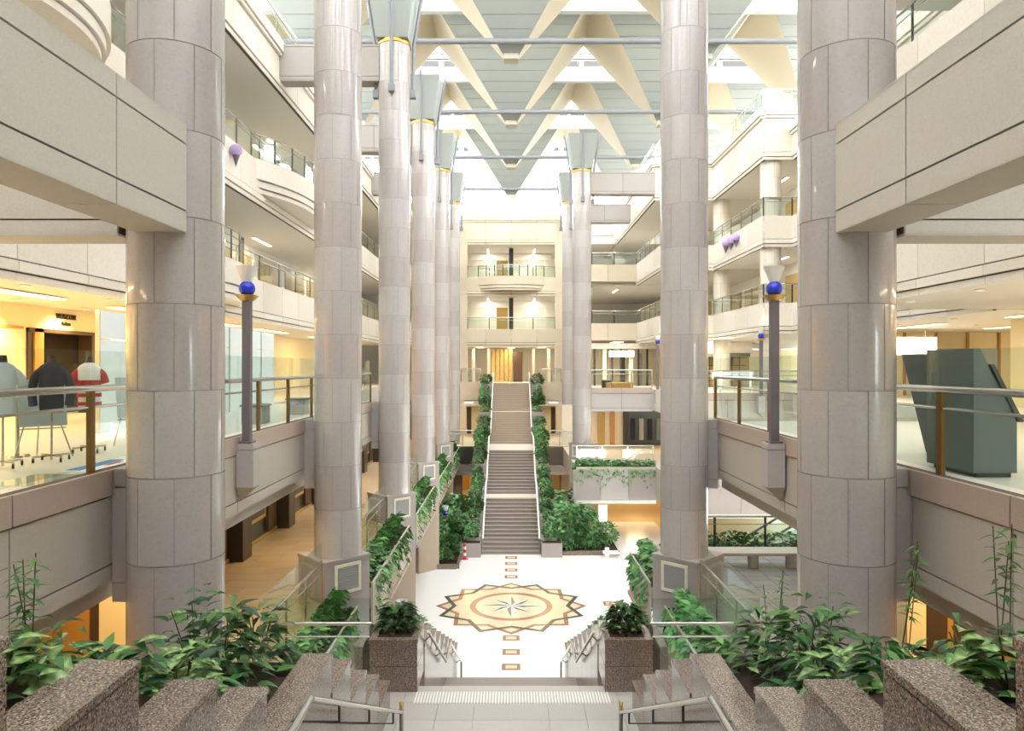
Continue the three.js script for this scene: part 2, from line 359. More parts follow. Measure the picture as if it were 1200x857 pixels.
// round columns clad in curved stone panels
const CR = 0.57, MOD = 1.05;
function panelGeo(r, a, h, seg) {
  const pos = [], nor = [], uv = [], idx = [], g0 = GAP * 0.45 / r, rin = r - 0.02;
  for (let i = 0; i <= seg; i++) {
    const t = -a / 2 + g0 + (a - 2 * g0) * i / seg, s = Math.sin(t), c = Math.cos(t);
    for (const y of [-h / 2 + GAP * 0.45, h / 2 - GAP * 0.45]) { pos.push(r * s, y, r * c); nor.push(s, 0, c); uv.push(r * t, y); }
  }
  for (let i = 0; i < seg; i++) { const k = i * 2; idx.push(k, k + 2, k + 1, k + 1, k + 2, k + 3); }
  const rim = (p, q, n) => { const k = pos.length / 3; for (const v of [p, q]) { pos.push(v[0] * r, v[2], v[1] * r, v[0] * rin, v[2], v[1] * rin); nor.push(...n, ...n); uv.push(0, 0, 0, 0); } idx.push(k, k + 1, k + 2, k + 2, k + 1, k + 3); };
  const t0 = -a / 2 + g0, t1 = a / 2 - g0, y0 = -h / 2 + GAP * 0.45, y1 = h / 2 - GAP * 0.45;
  rim([Math.sin(t0), Math.cos(t0), y0], [Math.sin(t0), Math.cos(t0), y1], [-Math.cos(t0), 0, Math.sin(t0)]);
  rim([Math.sin(t1), Math.cos(t1), y0], [Math.sin(t1), Math.cos(t1), y1], [Math.cos(t1), 0, -Math.sin(t1)]);
  for (const [y, n] of [[y0, -1], [y1, 1]]) for (let i = 0; i < seg; i++) { const ta = t0 + (t1 - t0) * i / seg, tb = t0 + (t1 - t0) * (i + 1) / seg; rim([Math.sin(ta), Math.cos(ta), y], [Math.sin(tb), Math.cos(tb), y], [0, n, 0]); }
  const g = new THREE.BufferGeometry(); g.setAttribute('position', new THREE.Float32BufferAttribute(pos, 3)); g.setAttribute('normal', new THREE.Float32BufferAttribute(nor, 3)); g.setAttribute('uv', new THREE.Float32BufferAttribute(uv, 2)); g.setIndex(idx); return g;
}
const panels = {};
function column(x, d, y0, y1, label, group, r = CR, m = ['column', 'column_b', 'column_c'], top = true) {
  const c = thing('stone_column', label, 'column', [x, y0, d], { group });
  put(c, 'core', new THREE.CylinderGeometry(r - 0.007, r - 0.007, y1 - y0, 48), 'column_joint', x, (y0 + y1) / 2, d);
  const cuts = [y0]; for (let y = 1.1 - 20 * MOD; y < y1; y += MOD) if (y > y0 + 0.2 && y < y1 - 0.15) cuts.push(y); cuts.push(y1);
  for (let k = 0; k + 1 < cuts.length; k++) {
    const h = cuts[k + 1] - cuts[k], y = (cuts[k] + cuts[k + 1]) / 2, key = [r, h].map((v) => v.toFixed(3)).join(), odd = Math.round((cuts[k] - 1.1) / MOD) & 1;
    const geo = panels[key] ??= panelGeo(r, Math.PI / 4, h, 6);
    for (let i = 0; i < 8; i++) { const q = put(c, 'stone_panel', geo, m[(k * 5 + i * 3 + Math.round(d)) % m.length], x, y, d); q.rotation.y = (i + (odd ? 0.5 : 0)) * Math.PI / 4; }
  }
  if (top) {
    lathe(c, 'brass_ring', 'brass', [[r, -0.07], [r + 0.03, -0.07], [r + 0.03, 0.07], [r, 0.07]], x, y1 + 0.07, d, 32);
    const cap = new THREE.CylinderGeometry(1.22, 0.8, 2.0, 4, 1); W(c, 'capital', 'capital', toCreasedNormals(cap.rotateY(Math.PI / 4).translate(x, y1 + 0.14 + 1.0, -d), 0.3));
    for (let i = 0; i < 4; i++) { const a = i * Math.PI / 2;
      const e = [x + (r + 0.1) * Math.sin(a), y1 - 1.7, d - (r + 0.1) * Math.cos(a)], f = [x + (r + 0.14) * Math.sin(a), y1 + 0.1, d - (r + 0.14) * Math.cos(a)], h = [x + 1.06 * Math.sin(a), y1 + 2.25, d - 1.06 * Math.cos(a)];
      rod(c, 'capital_rod', 'tie_bar', e, f, 0.065, 6); rod(c, 'rod_arm', 'tie_bar', f, h, 0.065, 6);
      B(c, 'rod_foot', 'tie_bar', e[0] - 0.1, e[0] + 0.1, e[1] - 0.16, e[1] + 0.12, e[2] - 0.1, e[2] + 0.1);
    }
  }
  return c;
}
const CD = [9, 17.4, 25.8, 34.2, 42.6, 51], CX = 4.25;
const rowGroup = 'grey stone columns in the row along the planted balcony';
column(-CX, 9, L1, 14, 'thick round stone column carrying the beam beside the shirt display', null, CR, undefined, false);
column(CX, 9, L1, 14, 'thick round stone column carrying the beam beside the grey kiosk', null, CR, undefined, false);
column(-CX, CD[1], -3.2, 13, 'tall polished stone column on a pedestal beside the tan-floored arcade');
column(CX, CD[1], -3.2, 13, 'tall polished stone column on a pedestal beside the terrace with the bench');
for (const k of [2, 3, 4]) column(-CX, CD[k], -3.2, 13, `grey stone column on the ${['second', 'third', 'fourth'][k - 2]} arcade pedestal from the landing`, rowGroup);
column(-CX, CD[5], L1, 13, 'cream-lit last column of the row on the arcade flank by the far wall');
column(CX, CD[4], -3.2, 13, 'stone column on a framed pedestal beside the far planted balcony');
column(CX, CD[5], L1, 13, 'last slender column on the terrace flank by the far wall');

// diamond piers under the columns with framed grilles
function pier(x, d, label, group) {
  const g = thing('column_pedestal', label, 'pedestal', [x, L0, d], { group }), s = x < 0 ? 1 : -1, q = 0.87;
  W(g, 'pier', 'pier', prism([[x, d - q], [x + q, d], [x, d + q], [x - q, d]], L0, -5.45));
  W(g, 'pedestal_block', 'pedestal', prism([[x, d - q], [x + q, d], [x, d + q], [x - q, d]], -5.45, -3.28));
  W(g, 'cap', 'pedestal', prism([[x, d - q - 0.03], [x + q + 0.03, d], [x, d + q + 0.03], [x - q - 0.03, d]], -3.28, -3.2));
  // framed grille on the face towards the court and the camera
  const t = s * Math.PI / 4, nx = s * Math.SQRT1_2, cx = x + s * q / 2, cd = d - q / 2;
  const place = (name, m, w, h, dep, out, u = 0, v = 0) => { const o = put(g, name, boxGeo(w, h, dep), m, cx + nx * out + u * Math.SQRT1_2, -3.68 + v, cd - Math.SQRT1_2 * out + u * s * Math.SQRT1_2); o.rotation.y = t; return o; };
  place('grille', 'grille', 0.6, 0.6, 0.012, 0.006);
  for (const v of [-0.32, 0.32]) place('frame_bar', 'gold_frame', 0.72, 0.07, 0.03, 0.015, 0, v);
  for (const u of [-0.325, 0.325]) place('frame_bar', 'gold_frame', 0.07, 0.57, 0.03, 0.015, u, 0);
  for (let i = 0; i < 9; i++) place('grille_slat', 'grille', 0.56, 0.012, 0.02, 0.012, 0, -0.24 + i * 0.06);
}
pier(-CX - 0.1, CD[1], 'diamond-plan grey pedestal with a framed grille under the arcade-side column next to the landing rail');
pier(CX + 0.1, CD[1], 'diamond-plan grey pedestal with a framed grille beside the terrace bench');
for (const k of [2, 3, 4]) pier(-CX - 0.1, CD[k], `grey pedestal with a framed grille, ${['second', 'third', 'fourth'][k - 2]} from the landing along the arcade`, 'pedestals along the arcade');
pier(CX + 0.1, CD[4], 'grey pedestal with a framed grille beside the far planted balcony');
for (const s of [-1, 1]) { const g = structure('column_base', s < 0 ? 'stone base under the last arcade-side column' : 'stone base under the last terrace-side column', 'column base', [s * CX, L0, CD[5]]); W(g, 'pier', 'pier', prism([[s * CX - 0.7, 50.3], [s * CX + 0.7, 50.3], [s * CX + 0.7, 51.7], [s * CX - 0.7, 51.7]], L0, L1)); }

// planter edges of the middle level between the piers
const planters = [];
function planterEdge(side, d0, d1, label) {
  const g = structure('balcony_planter', label, 'planter'), x = side * 3.62;
  B(g, 'trough', 'pedestal', x, side * 4.3, -4.85, -4.32, d0, d1);
  cladD(g, 'fascia_panel', ['panel', 'pier'], x, -side, d0, d1, [[-5.36, -4.2]], 2.1, 0.05);
  B(g, 'lower_lip', 'curb', x + side * 0.02, x - side * 0.1, -5.47, -5.36, d0, d1);
  B(g, 'soil', 'soil', x, side * 4.28, -4.32, -4.27, d0, d1); B(g, 'back_wall', 'pedestal', side * 4.28, side * 4.34, -4.9, L1 + 0.06, d0, d1);
  planters.push([side, d0, d1]);
}
[[12.6, 16.6], [18.3, 25], [26.7, 33.4], [35, 41.8], [43.4, 48.9]].forEach(([a, b], i) => planterEdge(-1, a, b, ['planter wall beside the landing rail on the arcade flank', 'planter wall between the first two pedestals on the arcade flank', 'planter wall between the second and third arcade pedestals', 'planter wall between the third and fourth arcade pedestals', 'planter wall beyond the last arcade pedestal'][i]));
planterEdge(1, 12.6, 16.6, 'planter wall beside the landing rail on the terrace flank'); planterEdge(1, 18.3, 21.4, 'planter wall beyond the pedestal by the bench');

// portal beams at the third level over the first columns, clad in stone panels
for (const s of [-1, 1]) {
  const g = structure('portal_beam', s < 0 ? 'panelled stone beam running to the column beside the shirt display' : 'panelled stone beam running to the column beside the grey kiosk', 'beam');
  const xi = s * 3.9, xo = s * 4.5, y0 = 3.0, y1 = 4.3;
  B(g, 'core', 'joint', xi + s * 0.03, xo - s * 0.03, y0 + 0.03, y1 - 0.03, -3, 8.52);
  cladD(g, 'face_panel', ['beam'], xi + s * 0.03, -s, 0, 0, [[y0, 3.26], [3.26, 4.06], [4.06, y1]], 1, 0.03, [-3, 1.2, 4.1, 7.0, 8.52]);
  cladD(g, 'face_panel', ['beam'], xo - s * 0.03, s, 0, 0, [[y0, 3.26], [3.26, 4.06], [4.06, y1]], 1, 0.03, [-3, 1.2, 4.1, 7.0, 8.52]);
  for (const [a, b] of [[-3, 1.2], [1.2, 4.1], [4.1, 7], [7, 8.52]]) { B(g, 'soffit_panel', 'beam', xi + s * 0.002, xo - s * 0.002, y0, y0 + 0.03, a + GAP, b - GAP); B(g, 'top_panel', 'beam', xi, xo, y1 - 0.03, y1, a + GAP, b - GAP); }
  const c = structure('cross_beam', s < 0 ? 'grey cross beam behind the column on the shirt display flank' : 'grey cross beam behind the column on the kiosk flank', 'beam');
  B(c, 'core', 'joint', s * 4.83, s * 9, y0 + 0.03, y1 - 0.03, 8.73, 9.25);
  cladX(c, 'face_panel', ['beam'], 8.73, s * 4.83, s * 9, [[y0, 3.2], [3.2, y1]], 2.1, 0.03); B(c, 'soffit_panel', 'beam', s * 4.83, s * 9, y0, y0 + 0.03, 8.7, 9.28);
  cladX(c, 'face_panel', ['beam'], 9.25, s * 4.83, s * 9, [[y0, 3.2], [3.2, y1]], 2.1, 0.03, 1);
}

// upper shopping level: slabs and panelled parapets facing the court
{
  const s = structure('floor_upper', 'upper shopping level floor slab', 'floor');
  B(s, 'slab', 'floor_light', -20, -5.2, -1.3, L2, -9, 26.1); B(s, 'slab', 'floor_light', 5.2, 27, -1.3, L2, -9, 18); B(s, 'slab', 'floor_light', 13.6, 27, -1.3, L2, 18, 34.3);
  B(s, 'slab', 'floor_light', -5.2, 5.2, -1.3, L2, -9, 0.33);
  B(s, 'slab', 'floor_light', -20, -9, -1.3, L2, 26.1, 66); B(s, 'slab', 'floor_light', 8.6, 22, -1.3, L2, 34.3, 66); B(s, 'slab', 'floor_light', 4.8, 8.6, -1.3, L2, 42.7, 66);
  B(s, 'slab', 'floor_light', -9, 4.8, -1.3, L2, 57.9, 66);
}
const L2rows = [[-1.35, -1.13, 0, 'panel'], [-1.13, -0.255, 0, 'panel'], [-0.255, 0.09, 0.03, 'curb']];
for (const s of [-1, 1]) {
  const g = structure('parapet', s < 0 ? 'beige panelled parapet edge under the railing of the shirt display' : 'beige panelled parapet edge under the railing of the grey kiosk', 'parapet');
  const end = s < 0 ? 26.1 : 18, x = s * 5.13;
  B(g, 'core', 'joint', x, s * 5.25, -1.34, 0.08, -1, end - 0.02);
  cladD(g, 'face_panel', ['panel'], x, -s, 0, 0, L2rows, 1, 0.03, s < 0 ? [-1, 3, 7.2, 9, 13.2, 17.4, 21.6, 26.1] : [-1, 3, 7.2, 9, 13.2, 18]);
  B(g, 'lower_step', 'panel', s * 5.35, s * 5.8, -1.68, -1.3, -1, end);
  if (s > 0) cladX(g, 'end_panel', ['panel'], end, 5.13, 16, [[-1.35, 0.09]], 2.1, 0.03, 1);
  // blocks that join the parapet to the columns
  const ks = s < 0 ? [9, 17.4, 25.8] : [9, 17.4];
  for (const d of ks) {
    const k = thing('column_tie_block', s < 0 ? `stone block tying the parapet to the ${['thick column by the shirt display', 'arcade-side pedestal column', 'third arcade-side column'][ks.indexOf(d)]}` : `stone block tying the parapet to the ${['thick column by the kiosk', 'terrace-side pedestal column'][ks.indexOf(d)]}`, 'stone block', [s * 4.95, -1.6, d + 0.23]);
    for (const [a, b] of [[-1.62, -1.38], [-1.37, -0.16], [-0.15, 0.08]]) B(k, 'block', 'bracket', s * 4.84, s * 5.1, a, b, d + 0.05, d + 0.42, 0.006);
  }
  railing(s < 0 ? 'tall glass and steel railing before the shirt display and hoarding' : 'tall glass and steel railing before the grey kiosk', [[s * 5.16, 0.09, 1], [s * 5.16, 0.09, end - 0.1]], { h: 1.03, top: 1.5, step: 1.9, post: 'bronze', glass: 'glass_green', rail: 0.042, postW: 0.05 });
}
// the far parts of that level
function edgeX(label, d, x0, x1, y0, y1, rows, o = {}) {
  const g = structure(o.name ?? 'parapet', label, 'parapet'); B(g, 'core', 'joint', x0 + 0.01, x1 - 0.01, y0 + 0.01, y1 - 0.01, d + 0.03, d + 0.2); cladX(g, 'face_panel', o.mats ?? ['panel'], d + 0.03, x0, x1, rows, o.len ?? 2.1); return g;
}
edgeX('grey panelled parapet facing the near stair under the far illuminated shop', 42.6, 4.8, 8.5, -1.35, 0.1, L2rows.map(([a, b, c, m]) => [a, b, c, m === 'panel' ? 'bracket' : m]));
edgeX('short panelled parapet across the light well below the dark gridded window', 34.2, 8.6, 16, -1.35, 0.1, L2rows);
edgeX('cream parapet on one flank of the far stair head beside the arcade', 57.8, -4.2, -2.5, -1.4, 0.1, [[-1.4, 0.1]], { mats: ['cream_warm_b'] });
edgeX('cream parapet on one flank of the far stair head beside the terrace', 57.8, 2.5, 4.2, -1.4, 0.1, [[-1.4, 0.1]], { mats: ['cream_warm_b'] });
railing('glass railing before the far illuminated shop', [[4.8, 0.1, 42.75], [8.5, 0.1, 42.75]], { step: 1.2 });
railing('glass railing across the light well below the gridded window', [[8.7, 0.1, 34.4], [16, 0.1, 34.4]], { step: 1.5 });
railing('glass railing beside the far stair head on the arcade flank', [[-4.1, 0.1, 57.95], [-2.5, 0.1, 57.95]], { step: 0.8 });
railing('glass railing beside the far stair head on the terrace flank', [[2.5, 0.1, 57.95], [4.1, 0.1, 57.95]], { step: 0.8 });
{
  const g = structure('parapet_middle', 'grey stone balcony front with trailing plants facing the near stair', 'parapet');
  B(g, 'core', 'joint', 3.45, 8, -5.45, -4.32, 39.03, 39.15); cladX(g, 'face_panel', ['pedestal', 'bracket'], 39.03, 3.4, 8, [[-6.0, -4.3]], 1.5, 0.03);
  B(g, 'lower_band', 'white_wall', 3.5, 8.0, -6.2, -6.0, 39.05, 39.6); B(g, 'planter_soil', 'soil', 3.4, 8, -4.36, -4.32, 39.1, 39.7); B(g, 'trough_back', 'pedestal', 3.4, 8, -4.9, -4.2, 39.7, 39.8);
  B(g, 'core', 'joint', 8, 16, -5.8, -4.3, 34.55, 34.7); cladX(g, 'face_panel', ['pedestal'], 34.55, 8, 16, [[-5.85, -4.3]], 1.5, 0.03); B(g, 'lower_band', 'white_wall', 8, 16, -6.05, -5.85, 34.6, 35.2);
  cladD(g, 'face_panel', ['panel'], 8, -1, 34.55, 39, [[-5.85, -4.3]], 1.5);
  railing('glass railing with steel handrail above the far trailing-plant balcony', [[3.7, L1 + 0.05, 39.9], [8, L1 + 0.05, 39.9]], { step: 1.4 });
  railing('short sloped glass rail joining the far pedestal to the planted balcony', [[4.4, L1 + 0.05, 41.8], [3.8, L1 + 0.05, 39.95]], { step: 1.4 });
  for (const s of [-1, 1]) {
    const q = structure('parapet_middle', s < 0 ? 'dark grey balcony front beside the far stair on the arcade flank' : 'dark grey balcony front beside the far stair on the terrace flank', 'parapet');
    const a = s * 2.4, b = s * 4.3; B(q, 'core', 'joint', a, b, -6.1, -4.2, 49.03, 49.2); cladX(q, 'face_panel', ['pedestal'], 49.03, Math.min(a, b), Math.max(a, b), [[-5.95, -4.15]], 2, 0.03); B(q, 'lower_band', 'bracket', Math.min(a, b), Math.max(a, b), -6.15, -5.95, 48.98, 49.4);
    railing(s < 0 ? 'glass railing beside the far stair at the middle level on the arcade flank' : 'glass railing beside the far stair at the middle level on the terrace flank', [[s * 2.45, L1 + 0.05, 49.3], [s * 4.3, L1 + 0.05, 49.3]], { step: 0.95 });
  }
}
railing('glass railing with steel handrail between landing and arcade pedestal', [[-4.4, L1, 12.55], [-4.4, L1, 16.45]], { top: 1.5, step: 1.4, glass: 'glass_green' });
railing('glass screen with two steel rails across the planter on the arcade flank', [[-4.4, L1, 12.5], [-2.46, L1, 12.5]], { top: 1.5, step: 1.95, glass: 'glass_green' });
railing('glass railing with steel handrail between landing and terrace pedestal', [[4.4, L1, 12.55], [4.4, L1, 16.45]], { top: 1.5, step: 1.4, glass: 'glass_green' });
railing('glass screen with two steel rails across the planter on the terrace flank', [[2.46, L1, 12.5], [4.4, L1, 12.5]], { top: 1.5, step: 1.95, glass: 'glass_green' });
for (const [a, b, t] of [[18.3, 24.9, 'first and second'], [26.7, 33.3, 'second and third'], [35.1, 41.7, 'third and fourth']]) railing(`glass railing between the ${t} arcade pedestals`, [[-4.4, L1, a], [-4.4, L1, b]], { top: 1.5, step: 1.65, glass: 'glass_green' });
railing('dark framed glass railing behind the bench at the end of the terrace', [[4.6, L1 + 0.02, 21.3], [12.2, L1 + 0.02, 21.3]], { step: 1.5, post: 'steel_dark', glass: 'glass_green' });

// ---------------------------------------------------------------- galleries above: cream panelled fascias round the court
const rowsAt = (y, topExtra = 0.26) => [[y - 1.26, y - 1.1, -0.02], [y - 1.09, y - 0.88, 0.03], [y - 0.87, y + topExtra, 0.0]];
const rows5 = (top) => [[L5 - 1.26, L5 - 1.1, -0.02], [L5 - 1.09, L5 - 0.88, 0.03], [L5 - 0.87, top - 0.55, 0], [top - 0.55, top - 0.42, 0.1], [top - 0.41, top, 0.16]];
function gallery(name, label, y, rows, segs, slabs, mats = ['cream', 'cream_b']) {
  const g = structure(name, label, 'gallery');
  for (const [x0, x1, d0, d1] of slabs) { B(g, 'slab', 'floor_light', x0, x1, y - 0.5, y, d0, d1); B(g, 'soffit', 'soffit', x0 + 0.06, x1 - 0.06, y - 1.2, y - 0.52, d0 + 0.06, d1 - 0.06); }
  const lo = rows[0][0], hi = rows[rows.length - 1][1];
  for (const [kind, p, a, b, dir] of segs) {
    if (kind === 'd') { B(g, 'core', 'joint', p, p - dir * 0.12, lo + 0.03, hi - 0.03, a + 0.02, b - 0.02); cladD(g, 'fascia_panel', mats, p, dir, a, b, rows, 2.1, 0.05); }
    else { B(g, 'core', 'joint', Math.min(a, b) + 0.02, Math.max(a, b) - 0.02, lo + 0.03, hi - 0.03, p, p + 0.12); cladX(g, 'fascia_panel', mats, p, a, b, rows, 2.1, 0.05); }
  }
  return g;
}
for (const [y, n] of [[L3, 'third'], [L4, 'fourth']]) {
  gallery('gallery', `cream panelled ${n} level gallery edge on the arcade flank`, y, rowsAt(y), [['d', -9, -2, 51, 1], ['x', 51, -9, -5.8], ['d', -5.8, 51, 58, 1]], [[-20, -9, -9, 58], [-9, -5.8, 51, 58]]);
  gallery('gallery', `cream panelled ${n} level gallery edge above the grey kiosk`, y, rowsAt(y), [['d', 9, -2, 20, -1], ['d', 13.6, 20, 34.2, -1]], [[9, 27, -9, 20], [13.6, 27, 20, 34.2]]);
  gallery('gallery', `cream panelled ${n} level gallery edge in the recess of the terrace flank`, y, rowsAt(y), [['x', 34.2, 12.2, 16], ['d', 12.2, 34.2, 42.6, -1], ['x', 42.6, 9, 12.2], ['d', 9, 42.6, 51, -1], ['x', 51, 5.8, 9], ['d', 5.8, 51, 58, -1]], [[12.2, 22, 34.2, 42.6], [9, 22, 42.6, 51], [5.8, 22, 51, 66]]);
  gallery('gallery', `cream panelled ${n} level balcony of the far wall`, y, rowsAt(y, 0.22), [['x', 58, -4.2, 4.2]], [[-9, 5.8, 58, 66]], ['cream_warm', 'cream_warm_b']);
  railing(`glass railing of the ${n} level on the arcade flank`, [[-9.02, y + 0.26, 2], [-9.02, y + 0.26, 50.9]], { step: 2.1, h: 0.9, top: 0.9, post: 'steel_dark' });
  railing(`glass railing of the ${n} level above the grey kiosk`, [[9.02, y + 0.26, 2], [9.02, y + 0.26, 19.9]], { step: 2.1, h: 0.9, top: 0.9, post: 'steel_dark' });
  railing(`glass railing of the ${n} level in the recess of the terrace flank`, [[15, y + 0.26, 34.3], [12.22, y + 0.26, 34.3], [12.22, y + 0.26, 42.68], [9.02, y + 0.26, 42.68], [9.02, y + 0.26, 51.05], [5.82, y + 0.26, 51.05]], { step: 1.7, h: 0.9, top: 0.9, post: 'steel_dark' });
  railing(`glass railing of the ${n} level balcony on the far wall`, [[-3.6, y + 0.22, 58.1], [3.6, y + 0.22, 58.1]], { step: 1.8, h: 0.95, top: 0.95, post: 'steel_dark', glass: 'glass_green' });
}
gallery('gallery', 'cream top gallery edge on the arcade flank', L5, rows5(13.1), [['d', -8.4, -2, 51, 1], ['x', 51, -8.4, -5.8], ['d', -5.8, 51, 58, 1]], [[-20, -8.4, -9, 58], [-8.4, -5.8, 51, 58]]);
gallery('gallery', 'cream top gallery edge above the grey kiosk', L5, rows5(13.1), [['d', 9, -2, 20, -1], ['d', 13.6, 20, 34.2, -1]], [[9, 27, -9, 20], [13.6, 27, 20, 34.2]]);
gallery('gallery', 'cream top gallery edge in the recess of the terrace flank', L5, rows5(13.9), [['x', 34.2, 12.2, 16], ['d', 12.2, 34.2, 42.6, -1], ['x', 42.6, 8.6, 12.2], ['d', 8.6, 42.6, 58, -1]], [[12.2, 22, 34.2, 42.6], [8.6, 22, 42.6, 66]]);
gallery('gallery', 'cream top parapet of the far wall', L5, rows5(13.7), [['x', 58, -4.2, 4.2], ['x', 58.4, -8.4, -4.2], ['x', 58.4, 4.2, 8.6]], [[-20, 8.6, 58, 66]], ['cream_warm', 'cream_warm_b']);
railing('glass railing of the top gallery on the arcade flank', [[-8.4, 13.1, 2], [-8.4, 13.1, 50.9]], { step: 2.1, h: 0.9, top: 0.9 });
railing('glass railing of the top gallery in the terrace flank recess', [[15, 13.9, 34.3], [12.2, 13.9, 34.3], [12.2, 13.9, 42.6]], { step: 1.4, h: 0.9, top: 0.9 });
railing('glass railing of the top gallery beyond the recess', [[8.6, 13.9, 42.7], [8.6, 13.9, 57.5]], { step: 2.1, h: 0.9, top: 0.9 });

// tie beams from the top gallery to the columns
for (const [s, k, x] of [[-1, 2, 8.4], [-1, 3, 8.4], [-1, 4, 8.4], [-1, 5, 8.4], [-1, 1, 8.4], [1, 4, 8.6], [1, 5, 8.6], [1, 1, 9]]) {
  const d = CD[k], g = structure('tie_beam', `grey tie beam from the top gallery to the ${['first', 'second', 'third', 'fourth', 'fifth', 'sixth'][k]} column on the ${s < 0 ? 'arcade' : 'terrace'} flank`, 'beam');
  B(g, 'core', 'joint', s * (CX + 0.5), s * x, 11.72, 12.95, d - 0.27, d + 0.27);
  cladX(g, 'face_panel', ['tie_stone'], d - 0.27, s * (CX + 0.5), s * x, [[11.7, 11.84], [11.84, 12.9], [12.9, 13.0]], 2.1, 0.03); cladX(g, 'face_panel', ['tie_stone'], d + 0.27, s * (CX + 0.5), s * x, [[11.7, 13.0]], 2.1, 0.03, 1);
  B(g, 'soffit_panel', 'tie_stone', s * (CX + 0.5), s * x, 11.67, 11.7, d - 0.3, d + 0.3);
}
// lower tie beams on the terrace flank at the third and fourth levels, facing the camera
for (const [y, n] of [[L3, 'third'], [L4, 'fourth']]) {
  const g = structure('tie_beam', `panelled ${n} level beam from the far terrace column to the gallery`, 'beam'); B(g, 'core', 'joint', 4.8, 9, y - 0.98, y + 0.22, 50.5, 51); cladX(g, 'face_panel', ['cream_warm', 'cream_warm_b'], 50.5, 4.8, 9, [[y - 1, y + 0.24]], 2.1, 0.03);
}

// bow balconies, three stepped tiers
function bow(label, place, y, w, p, tiers, m = 'cream') {
  const g = structure('bow_balcony', label, 'balcony');
  tiers.forEach(([y0, y1, k]) => {
    const W2 = w * k, P = p * k, R = (W2 * W2 + P * P) / (2 * P), pts = [];
    for (let i = 0; i <= 24; i++) { const a = -W2 + 2 * W2 * i / 24, o = Math.sqrt(R * R - a * a) - (R - P); pts.push(place(a, o)); }
    W(g, 'tier', m, toCreasedNormals(prism(pts, y + y0, y + y1), 0.4));
  });
  const tk = tiers[0][2], R = (w * w + p * p) / (2 * p), q = [];
  for (let i = 0; i <= 8; i++) { const a = -w * 0.98 + 1.96 * w * i / 8, o = Math.sqrt(R * R - a * a) - (R - p) - 0.08; const [x, d] = place(a, o); q.push([x, y + tiers[0][1], d]); }
  railing('curved glass railing on the ' + label, q, { h: 0.9, top: 0.9, step: 3, post: 'steel_dark' });
}
const tiers = [[-0.4, 0.3, 1], [-0.66, -0.44, 0.95], [-0.84, -0.7, 0.9]];
bow('stepped bow balcony on the fourth level above the shirt display', (a, o) => [-9.06 + o, 12.6 + a], L4, 3.0, 1.35, tiers);
bow('stepped bow balcony on the fourth level between the arcade columns', (a, o) => [-9.06 + o, 28.6 + a], L4, 3.9, 1.15, tiers);
bow('bow balcony on the third level above the white hoarding', (a, o) => [-9.06 + o, 20.6 + a], L3, 3.1, 1.0, tiers);
bow('stepped bow balcony on the fourth level in the far wall', (a, o) => [a, 57.95 - o], L4, 2.75, 0.7, tiers, 'cream_warm');

// far wall frame: pilasters and back wall
{
  const g = structure('wall_far', 'cream far wall with pilasters framing the glazed balconies', 'wall');
  for (const s of [-1, 1]) { B(g, 'pilaster', 'cream_warm_b', s * 3.6, s * 4.25, -1.4, 13.2, 57.95, 58.6); B(g, 'pilaster', 'cream_warm_b', s * 3.65, s * 4.25, L0, -1.42, 57.95, 58.6); B(g, 'flank_wall', 'cream_warm_b', s * 4.25, s * 5.8, -1.35, L5, 58.45, 58.7); B(g, 'flank_wall', 'cream_warm_b', s * 4.3, s * 9, L0, -1.36, 61, 61.2); }
  B(g, 'back_wall', 'white_wall', -9, 6, L0, L5 - 1.2, 65.8, 66.1);
  for (const y of [L3, L4]) { B(g, 'centre_post', 'steel_dark', -0.18, 0.18, y, y + 2.95, 60, 60.3); for (const x of [-3, -1.4, 1.4, 3]) B(g, 'window_post', 'white_frame', x - 0.08, x + 0.08, y, y + 2.5, 63, 63.1); B(g, 'lintel', 'white_frame', -3.6, 3.6, y + 2.4, y + 2.94, 62.9, 63.2); B(g, 'curtain', 'shop_gold', -1.3, -0.3, y, y + 2.4, 63.4, 63.5); }
  for (const x of [-3.2, -1.9, 1.9, 3.2]) B(g, 'door_post', 'cream', x - 0.12, x + 0.12, 0, 2.9, 60, 60.3); B(g, 'door_leaf', 'dark_wood', 0.2, 1.0, 0, 2.6, 62, 62.1); for (let i = 0; i < 5; i++) B(g, 'curtain', 'shop_gold', -1.7 + i * 0.38, -1.42 + i * 0.38, 0, 2.9, 62.2, 62.35);
}

